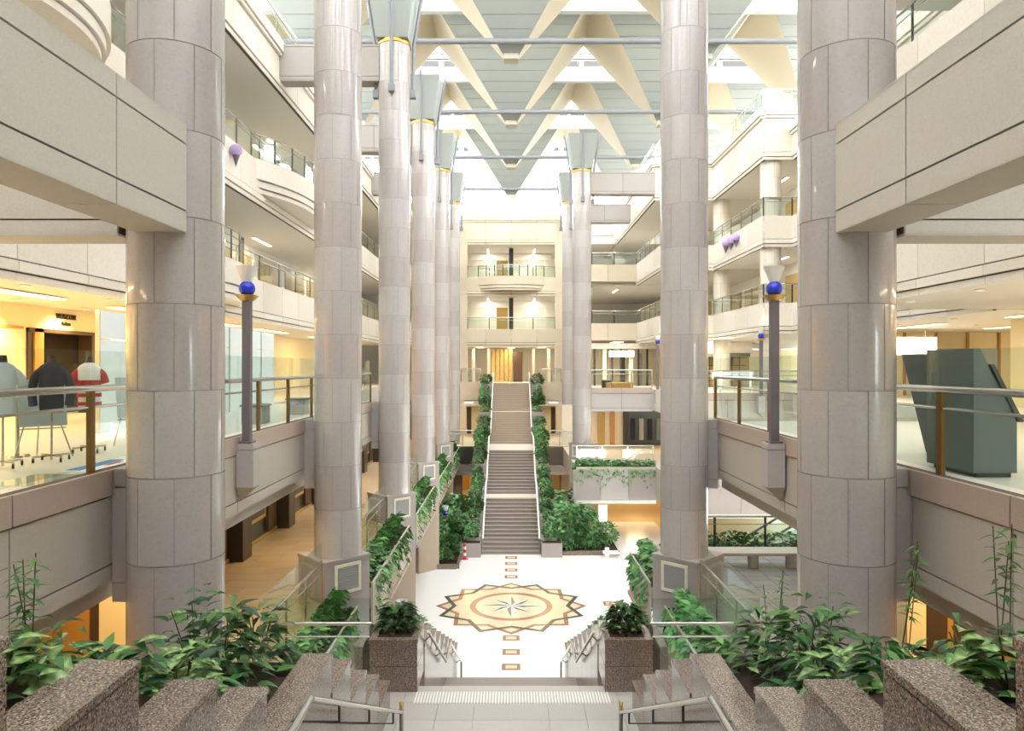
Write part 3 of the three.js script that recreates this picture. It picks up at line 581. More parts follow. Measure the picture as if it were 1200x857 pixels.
// ---------------------------------------------------------------- folded roof of triangular panels with glazed slots
{
  const tri = (pts, t = 0.06) => {                          // a thin solid triangle or quad given by points [x, y, d]
    const P = pts.map((p) => V(...p)), n = P[1].clone().sub(P[0]).cross(P[2].clone().sub(P[0])).normalize().multiplyScalar(t), Q = P.map((p) => p.clone().add(n)), pos = [];
    const f = (...v) => { for (let i = 1; i + 1 < v.length; i++) for (const p of [v[0], v[i], v[i + 1]]) pos.push(p.x, p.y, p.z); };
    f(...P); f(...Q.slice().reverse()); P.forEach((p, i) => { const j = (i + 1) % P.length; f(p, Q[i], Q[j], P[j]); });
    const g = new THREE.BufferGeometry(); g.setAttribute('position', new THREE.Float32BufferAttribute(pos, 3)); g.computeVertexNormals(); return g;
  };
  const lerp = (a, b, t) => a.map((v, i) => v + (b[i] - v) * t);
  let bay = 0;
  for (let ds = -7.3; ds < 55; ds += 8.4, bay++) {
    const de = ds + 6.4, dt = ds + 4.5, Y = 19.95, T = 14.85, inView = ds > 17;
    for (const c of [-16.8, -8.4, 0, 8.4, 16.8]) {
      const g = structure('roof_fold', `${['pale', 'pale', 'pale', 'pale grey', 'pale green', 'cream', 'cream', 'bright'][bay]} folded triangular roof panel over the ${c < -9 ? 'outer arcade flank' : c < 0 ? 'arcade flank' : c > 9 ? 'outer terrace flank' : c > 0 ? 'terrace flank' : 'court axis'} in roof bay ${['one', 'two', 'three', 'four', 'five', 'six', 'seven', 'eight'][bay]} from the near stair`, 'roof');
      const A = [c - 4.2, Y, ds], Bp = [c + 4.2, Y, ds], t0 = [c - 0.3, T, dt], t1 = [c + 0.3, T, dt], n = inView ? 12 : 1;
      for (let i = 0; i < n; i++) { const u = i / n, v = (i + 1) / n - (n > 1 ? 0.003 : 0); W(g, 'soffit_plank', 'roof_panel', tri([lerp(A, t0, u), lerp(Bp, t1, u), lerp(Bp, t1, v), lerp(A, t0, v)])); }
      W(g, 'roof_deck', 'roof_edge', tri([A, Bp, t1, t0].map(([x, y, d]) => [x, y + 0.09, d]), 0.05));
      W(g, 'side_facet', 'roof_facet', tri([A, t0, [c - 4.2, Y, de]])); W(g, 'side_facet', 'roof_facet', tri([t1, Bp, [c + 4.2, Y, de]]));
      W(g, 'side_facet', 'roof_facet', tri([t0, [c - 0.3, T + 0.05, dt + 0.5], [c - 4.2, Y, de]])); W(g, 'side_facet', 'roof_facet', tri([[c + 0.3, T + 0.05, dt + 0.5], t1, [c + 4.2, Y, de]]));
      B(g, 'tip_block', 'roof_edge', c - 0.32, c + 0.32, T - 0.12, T + 0.1, dt - 0.12, dt + 0.5);
    }
    const b = structure('tie_bar', `horizontal steel bar tying the roof folds of bay ${['one', 'two', 'three', 'four', 'five', 'six', 'seven', 'eight'][bay]}`, 'tie bar');
    rod(b, 'bar', 'tie_bar', [-20, 15.25, ds + 3.9], [20, 15.25, ds + 3.9], 0.12, 12);
    const dn = ds + 8.1, s = structure('skylight', `glazed slot with white gutter beam behind roof bay ${['one', 'two', 'three', 'four', 'five', 'six', 'seven', 'eight'][bay]}`, 'skylight');
    B(s, 'gutter_beam', 'gutter', -21, 21, 18.6, 19.45, dn - 0.1, dn + 0.25); for (let x = -21; x < 20; x += 2.8) B(s, 'guard_panel', 'steel_dark', x + 0.2, x + 2.6, 19.47, 19.8, dn - 0.09, dn - 0.02);  // dark guard panels of the railing above the gutter beam
    B(s, 'head_beam', 'white_frame', -21, 21, 21.2, 21.4, dn - 0.05, dn + 0.25); B(s, 'ridge_beam', 'white_frame', -21, 21, 20.0, 20.2, de - 0.1, de + 0.1);
    for (let x = -21; x < 20; x += 2.8) {
      B(s, 'pane', 'skyglass', x + 0.05, x + 2.75, 19.45, 21.2, dn, dn + 0.02); B(s, 'mullion', 'white_frame', x - 0.04, x + 0.04, 19.45, 21.2, dn - 0.04, dn + 0.06);
      W(s, 'pane', 'skyglass', tri([[x + 0.05, 20.15, de], [x + 2.75, 20.15, de], [x + 2.75, 21.3, dn], [x + 0.05, 21.3, dn]], 0.02)); rod(s, 'mullion', 'white_frame', [x, 20.13, de], [x, 21.28, dn], 0.05, 6);
    }
    for (const y of [19.9, 20.2]) rod(s, 'guard_bar', 'steel_dark', [-20, y, dn - 0.12], [20, y, dn - 0.12], 0.04, 6);
  }
  for (const s of [-1, 1]) {                                // glazed side walls above the top galleries
    const g = structure(s < 0 ? 'window_1' : 'window_2', s < 0 ? 'glazed wall above the top gallery of the arcade flank' : 'glazed wall above the top gallery of the terrace flank', 'window');
    for (let d = -9; d < 66; d += 4.2) { const e = Math.min(66, d + 4.2); for (const [a, b] of [[L5, 15.2], [15.25, 18.2], [18.25, 21.4]]) B(g, 'pane', 'skyglass', s * 20, s * 20.02, a, b, d + 0.05, e - 0.05); B(g, 'mullion', 'mullion', s * 19.92, s * 20.1, L5, 21.4, d - 0.06, d + 0.06); }
    for (const y of [15.2, 18.2, 21.4]) B(g, 'transom', 'mullion', s * 19.92, s * 20.1, y - 0.06, y + 0.06, -9, 66);
  }
  const g = structure('window_3', 'glazed wall above the far wall', 'window');
  for (let x = -20; x < 19.9; x += 4) { for (const [a, b] of [[L5, 15.2], [15.25, 18.2], [18.25, 21.4]]) B(g, 'pane', 'skyglass', x + 0.05, x + 3.95, a, b, 65.9, 65.92); B(g, 'mullion', 'mullion', x - 0.06, x + 0.06, L5, 21.4, 65.85, 66); }
  const n = structure('wall_near', 'wall behind the upper bridge facing the court', 'wall'); B(n, 'wall', 'white_wall', -20, 22, L0, 21.4, -9.3, -9);
  const e = structure('roof_edge', 'flat roof strips over the gallery backs', 'roof'); for (const s of [-1, 1]) B(e, 'strip', 'white_wall', s * 20.6, s * 21.2, 21.4, 21.6, -9, 66);
  B(e, 'strip', 'white_wall', -21, 21, 21.4, 21.6, 59.9, 66);
}
// outer walls of the shops
{
  const l = structure('wall_left', 'shop wall along the back of the arcade flank galleries', 'wall');
  B(l, 'wall', 'yellow_wall', -12.9, -12.6, L2, 3.0, -9, 18.4); B(l, 'wall', 'yellow_wall', -12.9, -12.6, 2.4, 3.0, 18.4, 22.3); B(l, 'wall', 'yellow_wall', -12.9, -12.6, L2, 3.0, 22.3, 58);
  for (const y of [L3, L4]) { B(l, 'wall', 'white_wall', -12.9, -12.6, y, y + 3.0, -9, 66); for (let d = 10; d < 56; d += 4.2) { B(l, 'shop_window', (d * 10) % 3 ? 'shop_gold' : 'hoarding', -12.6, -12.55, y, y + 2.5, d, d + 3.2); B(l, 'window_post', 'white_frame', -12.6, -12.5, y, y + 2.8, d + 3.4, d + 3.6); } }
  B(l, 'wall', 'white_wall', -20, -19.7, L0, L2, -9, 66);
  const r = structure('wall_right', 'shop wall along the back of the terrace flank galleries', 'wall');
  B(r, 'wall', 'yellow_wall', 26.7, 27, L2, 3.0, -9, 34); B(r, 'wall', 'white_wall', 27, 27.3, L0, L5, -9, 66);
  for (const y of [L3, L4]) { B(r, 'wall', 'white_wall', 14, 14.2, y, y + 3.0, -9, 20); B(r, 'wall', 'white_wall', 16, 16.2, y, y + 3.0, 34.2, 66); for (let d = 35; d < 58; d += 3.6) B(r, 'shop_window', 'shop_gold', 15.95, 16, y, y + 2.4, d, d + 2.6); }
  B(r, 'wall', 'cream', 17, 27, L3, L5, 34.1, 34.3); B(r, 'wall', 'cream', 16.5, 16.7, L3, L5, 20.2, 34);
  const o = structure('wall_outer', 'plain outer walls enclosing the shopping levels', 'wall'); B(o, 'wall', 'white_wall', -20.3, -20, L0, L5, -9, 66.4); B(o, 'wall', 'white_wall', -20, 27, L0, L5, 66.2, 66.4);
  const f = structure('wall_back', 'end wall of the lower levels behind the far stair', 'wall'); B(f, 'wall', 'orange_wall', -20, 20, L0, L1 - 1.25, 61.5, 61.7); B(f, 'wall', 'yellow_wall', -20, 20, L1, L2 - 1.3, 61.4, 61.7);
}

// ================================================================= FAR STAIR
{
  const s = structure('staircase', 'long grey stone stair rising from the white floor to the upper level', 'stairs'), a = -1.53, b = 1.53;
  flight(s, a, b, 36.8, L0, 14, 0.15, 0.318); B(s, 'half_landing', 'cream_b', a, b, -6.6, -6.3, 41.25, 42.6);
  flight(s, a, b, 42.6, -6.3, 14, 0.15, 0.318); B(s, 'half_landing', 'cream_b', a, b, -4.5, -4.2, 47.05, 50.8);
  flight(s, a, b, 50.8, -4.2, 14, 0.15, 0.235, 'pier', false); B(s, 'half_landing', 'cream_b', a, b, -2.4, -2.1, 54.1, 54.7);
  flight(s, a, b, 54.7, -2.1, 14, 0.15, 0.225, 'pier', false); B(s, 'top_landing', 'cream_b', a, b, -0.4, 0, 57.8, 58.2);
  const line = [[36.7, L0], [41.25, -6.3], [42.6, -6.3], [47.05, -4.2], [50.8, -4.2], [54.1, -2.1], [54.7, -2.1], [57.9, 0]];
  for (const side of [-1, 1]) {
    const w = structure('stair_planter', side < 0 ? 'stepped planter wall climbing beside the far stair on the arcade flank' : 'stepped planter wall climbing beside the far stair on the terrace flank', 'planter');
    for (let i = 0; i + 1 < line.length; i++) { const [d0, y0] = line[i], [d1, y1] = line[i + 1], n = Math.max(1, Math.round((d1 - d0) / 1.5));
      for (let k = 0; k < n; k++) { const e0 = d0 + (d1 - d0) * k / n, e1 = d0 + (d1 - d0) * (k + 1) / n, y = y0 + (y1 - y0) * (k + 0.7) / n + 0.42; B(w, 'stringer_wall', 'pedestal', side * 1.56, side * 1.68, Math.max(L0, y - 2.2), y + 0.05, e0, e1 - 0.005); B(w, 'planter_box', 'pedestal', side * 1.68, side * 2.36, Math.max(L0, y - 2.2), y, e0, e1 - 0.005); B(w, 'soil', 'soil', side * 1.7, side * 2.3, y, y + 0.02, e0, e1); }
      }
    B(w, 'base_box', 'pedestal', side * 1.56, side * 2.62, L0, L0 + 0.72, 36.2, 37.3); B(w, 'soil', 'soil', side * 1.6, side * 2.58, L0 + 0.72, L0 + 0.74, 36.25, 37.3);
    const h = thing('stair_handrail', side < 0 ? 'pale handrail of the far stair on the arcade flank' : 'pale handrail of the far stair on the terrace flank', 'handrail', [side * 1.5, L0, 36.8]);
    for (let i = 0; i + 1 < line.length; i++) { const p = [side * 1.47, line[i][1] + 0.85, line[i][0]], q = [side * 1.47, line[i + 1][1] + 0.85, line[i + 1][0]]; rod(h, 'rail', 'white_frame', p, q, 0.05, 8); rod(h, 'rail_post', 'steel', q, [q[0], line[i + 1][1], q[2]], 0.025, 6); }
    rod(h, 'rail_post', 'steel', [side * 1.47, L0 + 0.85, 36.7], [side * 1.47, L0, 36.7], 0.025, 6);
  }
}
// ================================================================= PLANTS
const leafGeos = {};
function leafGeo(len, wid, droop, pale) {                   // a leaf folded along its midrib, arching away from the stalk; grows along +z
  const k = [len, wid, droop, pale].join(); if (leafGeos[k]) return leafGeos[k];
  const pos = [], idx = [], col = [], n = 5, prof = [0.04, 0.75, 1, 0.72, 0.34, 0.02];
  for (let i = 0; i <= n; i++) {
    const t = i / n, z = len * t, y = -droop * len * t * t, w = wid / 2 * prof[i];
    pos.push(-w, y + w * 0.28, z, 0, y, z, w, y + w * 0.28, z);
    const c = pale ? [[0.2, 0.34, 0.09], [0.46, 0.55, 0.24], [0.09, 0.22, 0.06]] : [[1, 1, 1], [1, 1, 1], [1, 1, 1]];
    if (pale) col.push(...c[2], ...(i % 2 ? c[1] : c[0]), ...c[2]);
  }
  for (let i = 0; i < n; i++) { const a = i * 3; idx.push(a, a + 3, a + 1, a + 1, a + 3, a + 4, a + 1, a + 4, a + 2, a + 2, a + 4, a + 5); }
  const g = new THREE.BufferGeometry(); g.setAttribute('position', new THREE.Float32BufferAttribute(pos, 3)); if (pale) g.setAttribute('color', new THREE.Float32BufferAttribute(col, 3)); g.setIndex(idx); g.computeVertexNormals(); return leafGeos[k] = g;
}
// near plants: every leaf a part
function leafyPlant(name, label, x, y, d, o = {}) {
  const { high = 0.55, spread = 0.36, pale = 0.3, droop = 0.45, group } = o, n = Math.round((o.n ?? 34) * 2.3), size = (o.size ?? 0.28) * 0.58, wide = (o.wide ?? 0.12) * 0.8;
  const g = thing(name, label, 'plant', [x, y, d], { group });
  for (let i = 0; i < 5; i++) { const a = rr(0, 6.28), q = rr(0.05, spread * 0.6); rod(g, 'stalk', 'stem', [x, y, d], [x + q * Math.sin(a), y + high * rr(0.5, 0.9), d + q * Math.cos(a)], 0.006, 5); }
  for (let i = 0; i < n; i++) {
    const t = (i + 0.5) / n, a = i * 2.4 + rr(-0.4, 0.4), q = spread * Math.sqrt(1 - t * 0.75) * rr(0.35, 0.85), h = high * (0.12 + 0.88 * t) * rr(0.8, 1.1);
    const v = rnd() < pale, s = Math.floor(rnd() * 3);
    const l = put(g, 'leaf', leafGeo(size * [0.8, 1, 1.2][s], wide * [0.85, 1, 1.1][s], droop, v), v ? 'leaf_pale' : leafMats[Math.floor(rnd() * 4)], x + q * Math.sin(a), y + h, d - q * Math.cos(a));
    l.rotation.set(-rr(0, 0.75) + (1 - t) * 0.3, Math.PI - a, rr(-0.4, 0.4), 'YXZ');
  }
  return g;
}
// merged foliage of small leaves: a list of [position, yaw, pitch, size, colour]
function foliage(list, lw = 0.5) {
  const pos = [], col = [], idx = [], e = new THREE.Euler(), v = new THREE.Vector3(), shape = [[0, 0, 0], [-lw / 2, 0.08, 0.42], [lw / 2, 0.08, 0.42], [0, -0.12, 1], [0, 0, 0.45]];
  for (const [x, y, z, yaw, pitch, s, c] of list) {
    const b = pos.length / 3; e.set(pitch, yaw, (x * 37 + z * 53) % 0.8 - 0.4, 'YXZ');
    for (const p of shape) { v.set(p[0] * s, p[1] * s, p[2] * s).applyEuler(e); pos.push(x + v.x, y + v.y, z + v.z); col.push(...c); }
    idx.push(b, b + 4, b + 1, b, b + 2, b + 4, b + 1, b + 4, b + 3, b + 4, b + 2, b + 3);
  }
  const g = new THREE.BufferGeometry(); g.setAttribute('position', new THREE.Float32BufferAttribute(pos, 3)); g.setAttribute('color', new THREE.Float32BufferAttribute(col, 3)); g.setIndex(idx); g.computeVertexNormals(); return g;
}
const greens = [[0.055, 0.16, 0.045], [0.09, 0.23, 0.06], [0.04, 0.11, 0.045], [0.14, 0.29, 0.09], [0.10, 0.20, 0.10]];
const tone = (k = 1) => { const c = greens[Math.floor(rnd() * greens.length)], m = rr(0.8, 1.25) * k; return c.map((v) => v * m); };
function bushGeo(n, rx, ry, rz, size, k = 1) {
  const list = [];
  for (let i = 0; i < n; i++) { const a = rr(0, 6.283), u = rr(-0.5, 1), q = Math.sqrt(Math.max(0, 1 - u * u)) * rr(0.55, 1.05); list.push([rx * q * Math.sin(a), ry * (0.42 + 0.58 * u) * rr(0.85, 1.1), rz * q * Math.cos(a), a + rr(-0.6, 0.6), rr(-0.7, 0.5), size * rr(0.7, 1.3), tone(k)]); }
  return foliage(list);
}
const bushKinds = [bushGeo(420, 0.36, 0.85, 0.45, 0.17, 1.3), bushGeo(420, 0.34, 0.8, 0.45, 0.15, 1.7), bushGeo(460, 0.38, 0.9, 0.45, 0.19, 1.1)], bigKinds = [bushGeo(700, 0.85, 1.9, 0.85, 0.26, 1.4), bushGeo(700, 0.75, 1.6, 0.8, 0.24, 1.8), bushGeo(500, 0.7, 1.0, 0.65, 0.2, 1.2)];
function bush(geo, name, label, x, y, d, s = 1, group) {
  const g = thing(name, label, 'plant', [x, y, d], { group, turn: rr(0, 6) }); g.scale.setScalar(s);
  const m = new THREE.Mesh(geo, M.foliage); m.name = 'foliage'; g.add(m); m.userData.kind = 'stuff';
  const t = new THREE.Mesh(cyls.stalk ??= new THREE.CylinderGeometry(0.02, 0.03, 0.5, 6), M.stem); t.name = 'stem'; t.position.y = 0.24; g.add(t); return g;
}
for (const side of [-1, 1]) {                               // shrubs on the stepped planters of the far stair
  const line = [[37.4, -7.6], [41.25, -5.8], [42.6, -5.85], [47.05, -3.75], [50.8, -3.75], [54.1, -1.7], [54.7, -1.65], [57.6, 0.6]]; let k = 0;
  for (let i = 0; i + 1 < line.length; i++) { const [d0, y0] = line[i], [d1, y1] = line[i + 1], n = Math.max(1, Math.round((d1 - d0) / 0.95)); for (let j = 0; j < n; j++) bush(bushKinds[k++ % 3], 'planter_shrub', side < 0 ? 'leafy shrub in the stepped planter climbing the arcade flank of the far stair' : 'leafy shrub in the stepped planter climbing the terrace flank of the far stair', side * (2.02 + rr(-0.06, 0.06)), y0 + (y1 - y0) * j / n - 0.02, d0 + (d1 - d0) * j / n, d0 > 46 ? rr(0.9, 1.15) : rr(0.8, 1.0), side < 0 ? 'shrubs climbing the arcade flank of the far stair' : 'shrubs climbing the terrace flank of the far stair'); }
  const dd = 36.8; bush(bushKinds[1], 'planter_shrub', side < 0 ? 'light green shrub in the box at the foot of the far stair by the arcade' : 'light green shrub in the box at the foot of the far stair by the terrace', side * 2.1, L0 + 0.74, dd, 0.9);
}
{
  const bed = structure('garden_bed', 'dark soil garden bed at the foot of the far stair on the arcade flank', 'garden bed'); B(bed, 'soil', 'soil', -4.6, -2.65, L0, L0 + 0.16, 35, 44); B(bed, 'kerb', 'granite', -2.65, -2.5, L0, L0 + 0.22, 34.2, 38); B(bed, 'kerb', 'granite', -4.6, -2.65, L0, L0 + 0.22, 34.1, 34.3);
  const bed2 = structure('garden_bed', 'dark soil garden bed at the foot of the far stair on the terrace flank', 'garden bed'); B(bed2, 'soil', 'soil', 2.65, 5.6, L0, L0 + 0.16, 36.8, 41); B(bed2, 'kerb', 'granite', 2.65, 5.6, L0, L0 + 0.22, 36.6, 36.8);
  const lab = ['dense green bush in the bed on the arcade flank of the far stair', 'dense green bush in the bed on the terrace flank of the far stair'];
  for (const [x, d, k, s] of [[-3.2, 37.5, 0, 1.05], [-3.9, 38.6, 1, 1.1], [-3.0, 39.8, 0, 1.2], [-3.4, 35.8, 2, 1.1], [-4.0, 36.6, 1, 0.8], [-3.3, 35.1, 2, 0.6], [-3.3, 40.4, 0, 1.1]]) bush(bigKinds[k], 'garden_bush', lab[0], x, L0 + 0.15, d, s, 'bushes in the arcade side garden bed');
  for (const [x, d, k, s] of [[3.1, 38.2, 0, 1.15], [3.9, 38.8, 1, 1.2], [4.6, 37.8, 2, 0.85], [3.3, 40.2, 0, 1.3], [4.2, 37.3, 2, 0.7], [3.2, 37.2, 2, 0.8], [5.2, 38.6, 1, 0.7]]) bush(bigKinds[k], 'garden_bush', lab[1], x, L0 + 0.15, d, s, 'bushes in the terrace side garden bed');
  const p = thing('planter_pot', 'small white bench-like planter at the edge of the far garden bed', 'planter', [5.0, L0, 36.2]); B(p, 'seat', 'white_wall', 4.7, 5.5, L0 + 0.2, L0 + 0.32, 36.0, 36.4, 0.02); B(p, 'support', 'white_wall', 4.8, 5.0, L0, L0 + 0.5, 36.1, 36.3);
  const b = thing('barrier_post', 'red and white striped post beside the foot of the far stair', 'post', [-2.35, L0, 35.9]);
  for (let i = 0; i < 5; i++) put(b, 'band', new THREE.CylinderGeometry(0.07, 0.07, 0.16, 12), i % 2 ? 'jersey_white' : 'red', -2.35, L0 + 0.1 + i * 0.16, 35.9); put(b, 'base', new THREE.CylinderGeometry(0.16, 0.18, 0.04, 14), 'red', -2.35, L0 + 0.02, 35.9);
}
// trailing plants over the planter walls
function trailing(label, x0, x1, y, d0, d1, outX, outD, n, drop, group) {
  const list = [], cx = (x0 + x1) / 2, cd = (d0 + d1) / 2;
  for (let i = 0; i < n; i++) {
    const t = rnd(), over = Math.pow(rnd(), 1.4), hang = over > 0.45 ? Math.pow(rnd(), 1.6) * drop * (0.35 + 0.65 * Math.pow(Math.sin(t * 23) * 0.5 + 0.5, 1.5)) : -rr(0, 0.42);
    const x = x0 + (x1 - x0) * (outX ? 0.5 + 0 : t) + outX * (over * 0.62 - 0.28), d = d0 + (d1 - d0) * (outD ? 0.5 : t) + outD * (over * 0.62 - 0.28);
    list.push([x - cx, -hang, -(d - cd), Math.atan2(outX || rr(-1, 1), outD ? 1 : rr(-1, 1)) + rr(-0.9, 0.9), hang > 0 ? rr(0.2, 1.1) : rr(-0.6, 0.4), rr(0.15, 0.29), tone(1.6)]);
  }
  const g = thing('trailing_plant', label, 'plant', [cx, y, cd], { group }); const m = new THREE.Mesh(foliage(list), M.foliage); m.name = 'foliage'; m.userData.kind = 'stuff'; g.add(m);
}
for (const [s, a, b] of planters) {
  if (s < 0) trailing(a < 13 ? 'trailing green plants behind the landing rail on the arcade flank' : a < 19 ? 'trailing green plants between the first two arcade pedestals' : a < 27 ? 'trailing green plants between the second and third arcade pedestals' : a < 36 ? 'trailing green plants between the third and fourth arcade pedestals' : 'trailing green plants beyond the last arcade pedestal', -3.9, -3.9, -4.2, a + 0.2, b - 0.2, 1, 0, (b - a) * 420, 1.15);
  else trailing(a < 13 ? 'trailing green plants behind the landing rail on the terrace flank' : 'trailing green plants beside the terrace pedestal beyond the bench', 3.9, 3.9, -4.2, a + 0.2, b - 0.2, -1, 0, (b - a) * 420, 1.15);
}
trailing('trailing green plants along the far grey balcony front', 3.5, 8, -4.28, 39.35, 39.35, 0, -1, 2200, 1.0);
trailing('trailing green plants along the light well balcony front', 8.4, 14, -4.28, 34.9, 34.9, 0, -1, 500, 0.5);
trailing('low green hedge behind the glass at the end of the terrace', 5, 10, -4.25, 22.1, 22.1, 0, -1, 1100, 0.1);
{
  const g = structure('terrace_bed', 'planting trough behind the terrace railing', 'garden bed'); B(g, 'trough', 'pedestal', 4.6, 12, -4.9, -4.3, 21.5, 22.6); B(g, 'soil', 'soil', 4.7, 11.9, -4.3, -4.26, 21.55, 22.55);
}
// near plants in the beds beside the stair
const nearL = [[-2.75, 3.0, 0.22, { n: 40, size: 0.26, wide: 0.12, pale: 0.75, high: 0.34 }], [-2.55, 3.55, -0.2, { n: 34, size: 0.22, wide: 0.13, pale: 0.7, high: 0.3 }], [-2.8, 4.3, -0.3, { n: 44, size: 0.34, wide: 0.05, pale: 0.1, high: 0.5, droop: 0.5 }], [-2.62, 4.7, -0.7, { n: 40, size: 0.3, wide: 0.08, pale: 0.25, high: 0.35 }], [-2.95, 5.2, -0.75, { n: 46, size: 0.3, wide: 0.11, pale: 0.3, high: 0.5 }], [-2.6, 5.6, -1.2, { n: 50, size: 0.24, wide: 0.12, pale: 0.7, high: 0.45 }], [-2.75, 6.1, -1.3, { n: 56, size: 0.34, wide: 0.1, pale: 0.1, high: 0.75, spread: 0.45 }], [-2.85, 6.9, -1.75, { n: 60, size: 0.36, wide: 0.1, pale: 0.05, high: 0.95, spread: 0.5 }], [-2.7, 7.5, -1.8, { n: 50, size: 0.34, wide: 0.1, pale: 0.05, high: 0.7, spread: 0.45 }], [-3.1, 3.4, 0.1, { n: 30, size: 0.22, wide: 0.08, pale: 0.1, high: 0.5 }]];
const placeNames = ['behind the second granite cap', 'beside the third granite cap', 'beside the fourth granite cap', 'between the fourth and fifth caps', 'behind the fifth granite cap', 'at the near half of the long cap', 'at the middle of the long cap', 'at the far end of the long cap', 'under the landing rail', 'against the bed wall by the first cap'];
for (const [x, d, y, o] of nearL.slice(0, 9)) { nearL.push([x - rr(0.25, 0.5), d + rr(0.2, 0.45), y, { ...o, n: 26, pale: rnd() * 0.45, size: 0.2 + rnd() * 0.1 }]); placeNames.push(placeNames[nearL.length - 11].replace('behind', 'deep behind').replace('beside', 'deep beside').replace('at the', 'deep behind the').replace('between', 'deep between').replace('under', 'deep under')); }
for (const side of [-1, 1]) nearL.forEach(([x, d, y, o], i) => {
  const dy = EYE - ([[2.76, 1.05], [3.74, 1.55], [4.73, 2.09], [5.7, 2.58], [7.74, 3.14], [8.66, 3.58]].find((f) => f[0] > d)[1]) - 0.12;
  leafyPlant('leafy_plant', `${o.pale > 0.4 ? 'variegated' : o.wide < 0.09 ? 'narrow-leaved' : 'dark green'} plant ${placeNames[i]} on the ${side < 0 ? 'arcade' : 'terrace'} flank`, -side * x * 1, dy, d + (side > 0 ? rr(-0.15, 0.15) : 0), { ...o, high: o.high * (side > 0 ? 0.95 : 1) });
});
for (const side of [-1, 1]) {
  leafyPlant('leafy_plant', `bushy dark plant filling the granite planter on the ${side < 0 ? 'arcade' : 'terrace'} flank`, side * 2.02, L1 + 0.87, 12.6, { n: 84, size: 0.3, wide: 0.12, high: 0.5, spread: 0.4, pale: 0.06, droop: 0.6 });
  for (const [i, [d, y]] of [[8.2, -2.3], [9.2, -2.85], [10.1, -3.35]].entries()) leafyPlant('leafy_plant', `small plant behind the ${['sixth', 'seventh', 'eighth'][i]} cap on the ${side < 0 ? 'arcade' : 'terrace'} flank`, side * 2.5, y, d, { n: 22, size: 0.2, wide: 0.09, high: 0.25, spread: 0.26, pale: 0.15 });
  for (const [i, d] of [13.7, 15.2, 16.9, 18.8].entries()) bush(bushKinds[i % 3], 'stair_bed_shrub', `small shrub in the bed of the lower stair wall on the ${side < 0 ? 'arcade' : 'terrace'} flank`, side * 2.3, -3.95 - Math.floor(d - 13.1) * 0.44, d, 0.75, `shrubs in the lower stair bed on the ${side < 0 ? 'arcade' : 'terrace'} flank`);
}
function sapling(label, x, y, d, h) {
  const g = thing('sapling', label, 'plant', [x, y, d]);
  for (let k = 0; k < 3; k++) { const a = rr(0, 6), e = [x + 0.1 * Math.sin(a), y + h * rr(0.8, 1), d + 0.1 * Math.cos(a)]; rod(g, 'stem', 'stem', [x + rr(-0.04, 0.04), y, d], e, 0.004, 5);
    for (let i = 0; i < 16; i++) { const t = 0.35 + 0.65 * i / 16, b = i * 2.4 + k, l = put(g, 'leaf', leafGeo(0.1, 0.03, 0.3, false), leafMats[1 + (i % 3 === 0 ? 2 : 0)], x + (e[0] - x) * t, y + (e[1] - y) * t, d + (e[2] - d) * t); l.rotation.set(-rr(-0.3, 0.5), b, 0, 'YXZ'); } }
}
sapling('thin bamboo-like sapling in front of the thick column by the kiosk', 3.05, -0.85, 5.5, 0.95); sapling('thin sapling beside the thick column by the kiosk', 3.2, -0.35, 4.6, 0.75); sapling('thin sapling in the bed below the shirt display', -3.0, -0.4, 4.4, 0.7); sapling('thin sapling rising at the near end of the bed below the shirt display', -2.62, 0.15, 2.9, 0.55); sapling('feathery sapling at the far end of the terrace flank bed', 2.7, -1.75, 7.3, 1.1);

// ================================================================= LAMPS
function torchere(x, d, label, y = 0) {
  const g = thing('torch_lamp', label, 'lamp', [x, -1.4 + y, d]), s = x < 0 ? 1 : -1;
  W(g, 'wall_bracket', 'bracket', prism([[x - 0.16, d - 0.12], [x + 0.16, d - 0.12], [x + 0.16, d + 0.2], [x - 0.16, d + 0.2]], -0.85 + y, -0.16 + y)); B(g, 'bracket_cap', 'bracket', x - 0.16, x + 0.16, -0.15 + y, -0.04 + y, d - 0.12, d + 0.2, 0.006);
  const p = new THREE.BufferGeometry(), q = -0.85 + y, z = -1.12 + y, a = [[x - 0.16, q, d - 0.12], [x + 0.16, q, d - 0.12], [x + 0.16, q, d + 0.2], [x - 0.16, q, d + 0.2]], t = [x - s * 0.12, z, d], pos = []; for (let i = 0; i < 4; i++) for (const v of [t, a[(i + 1) % 4], a[i]]) pos.push(v[0], v[1], -v[2]);
  p.setAttribute('position', new THREE.Float32BufferAttribute(pos, 3)); p.computeVertexNormals(); W(g, 'bracket_point', 'pier', p);
  B(g, 'pole_foot', 'lamp_pole', x - 0.12, x + 0.12, -0.04 + y, 0 + y, d - 0.12, d + 0.12); B(g, 'pole', 'lamp_pole', x - 0.075, x + 0.075, y, 2.62 + y, d - 0.075, d + 0.075, 0.012);
  lathe(g, 'gold_dish', 'brass', [[0.08, 0], [0.14, 0.03], [0.21, 0.11], [0.2, 0.12], [0.12, 0.06], [0.02, 0.04]], x, 2.6 + y, d, 6);
  put(g, 'blue_ball', new THREE.SphereGeometry(0.145, 28, 18), 'blue', x, 2.84 + y, d);
  lathe(g, 'cone_shade', 'lamp_shade', [[0.08, 0], [0.21, 0.3], [0.2, 0.3], [0.07, 0.01]], x, 2.95 + y, d, 8);
  put(g, 'lamp_bulb', new THREE.SphereGeometry(0.05, 12, 8), 'lamp_glow_white', x, 3.04 + y, d); const l = new THREE.PointLight(0xfff0d8, 0.12); l.position.set(x, 3.04 + y, -d); scene.add(l);
}
torchere(-4.92, 13.2, 'torch lamp with blue ball on the parapet before the white hoarding');
torchere(4.9, 13.2, 'torch lamp with blue ball on the parapet between terrace columns');
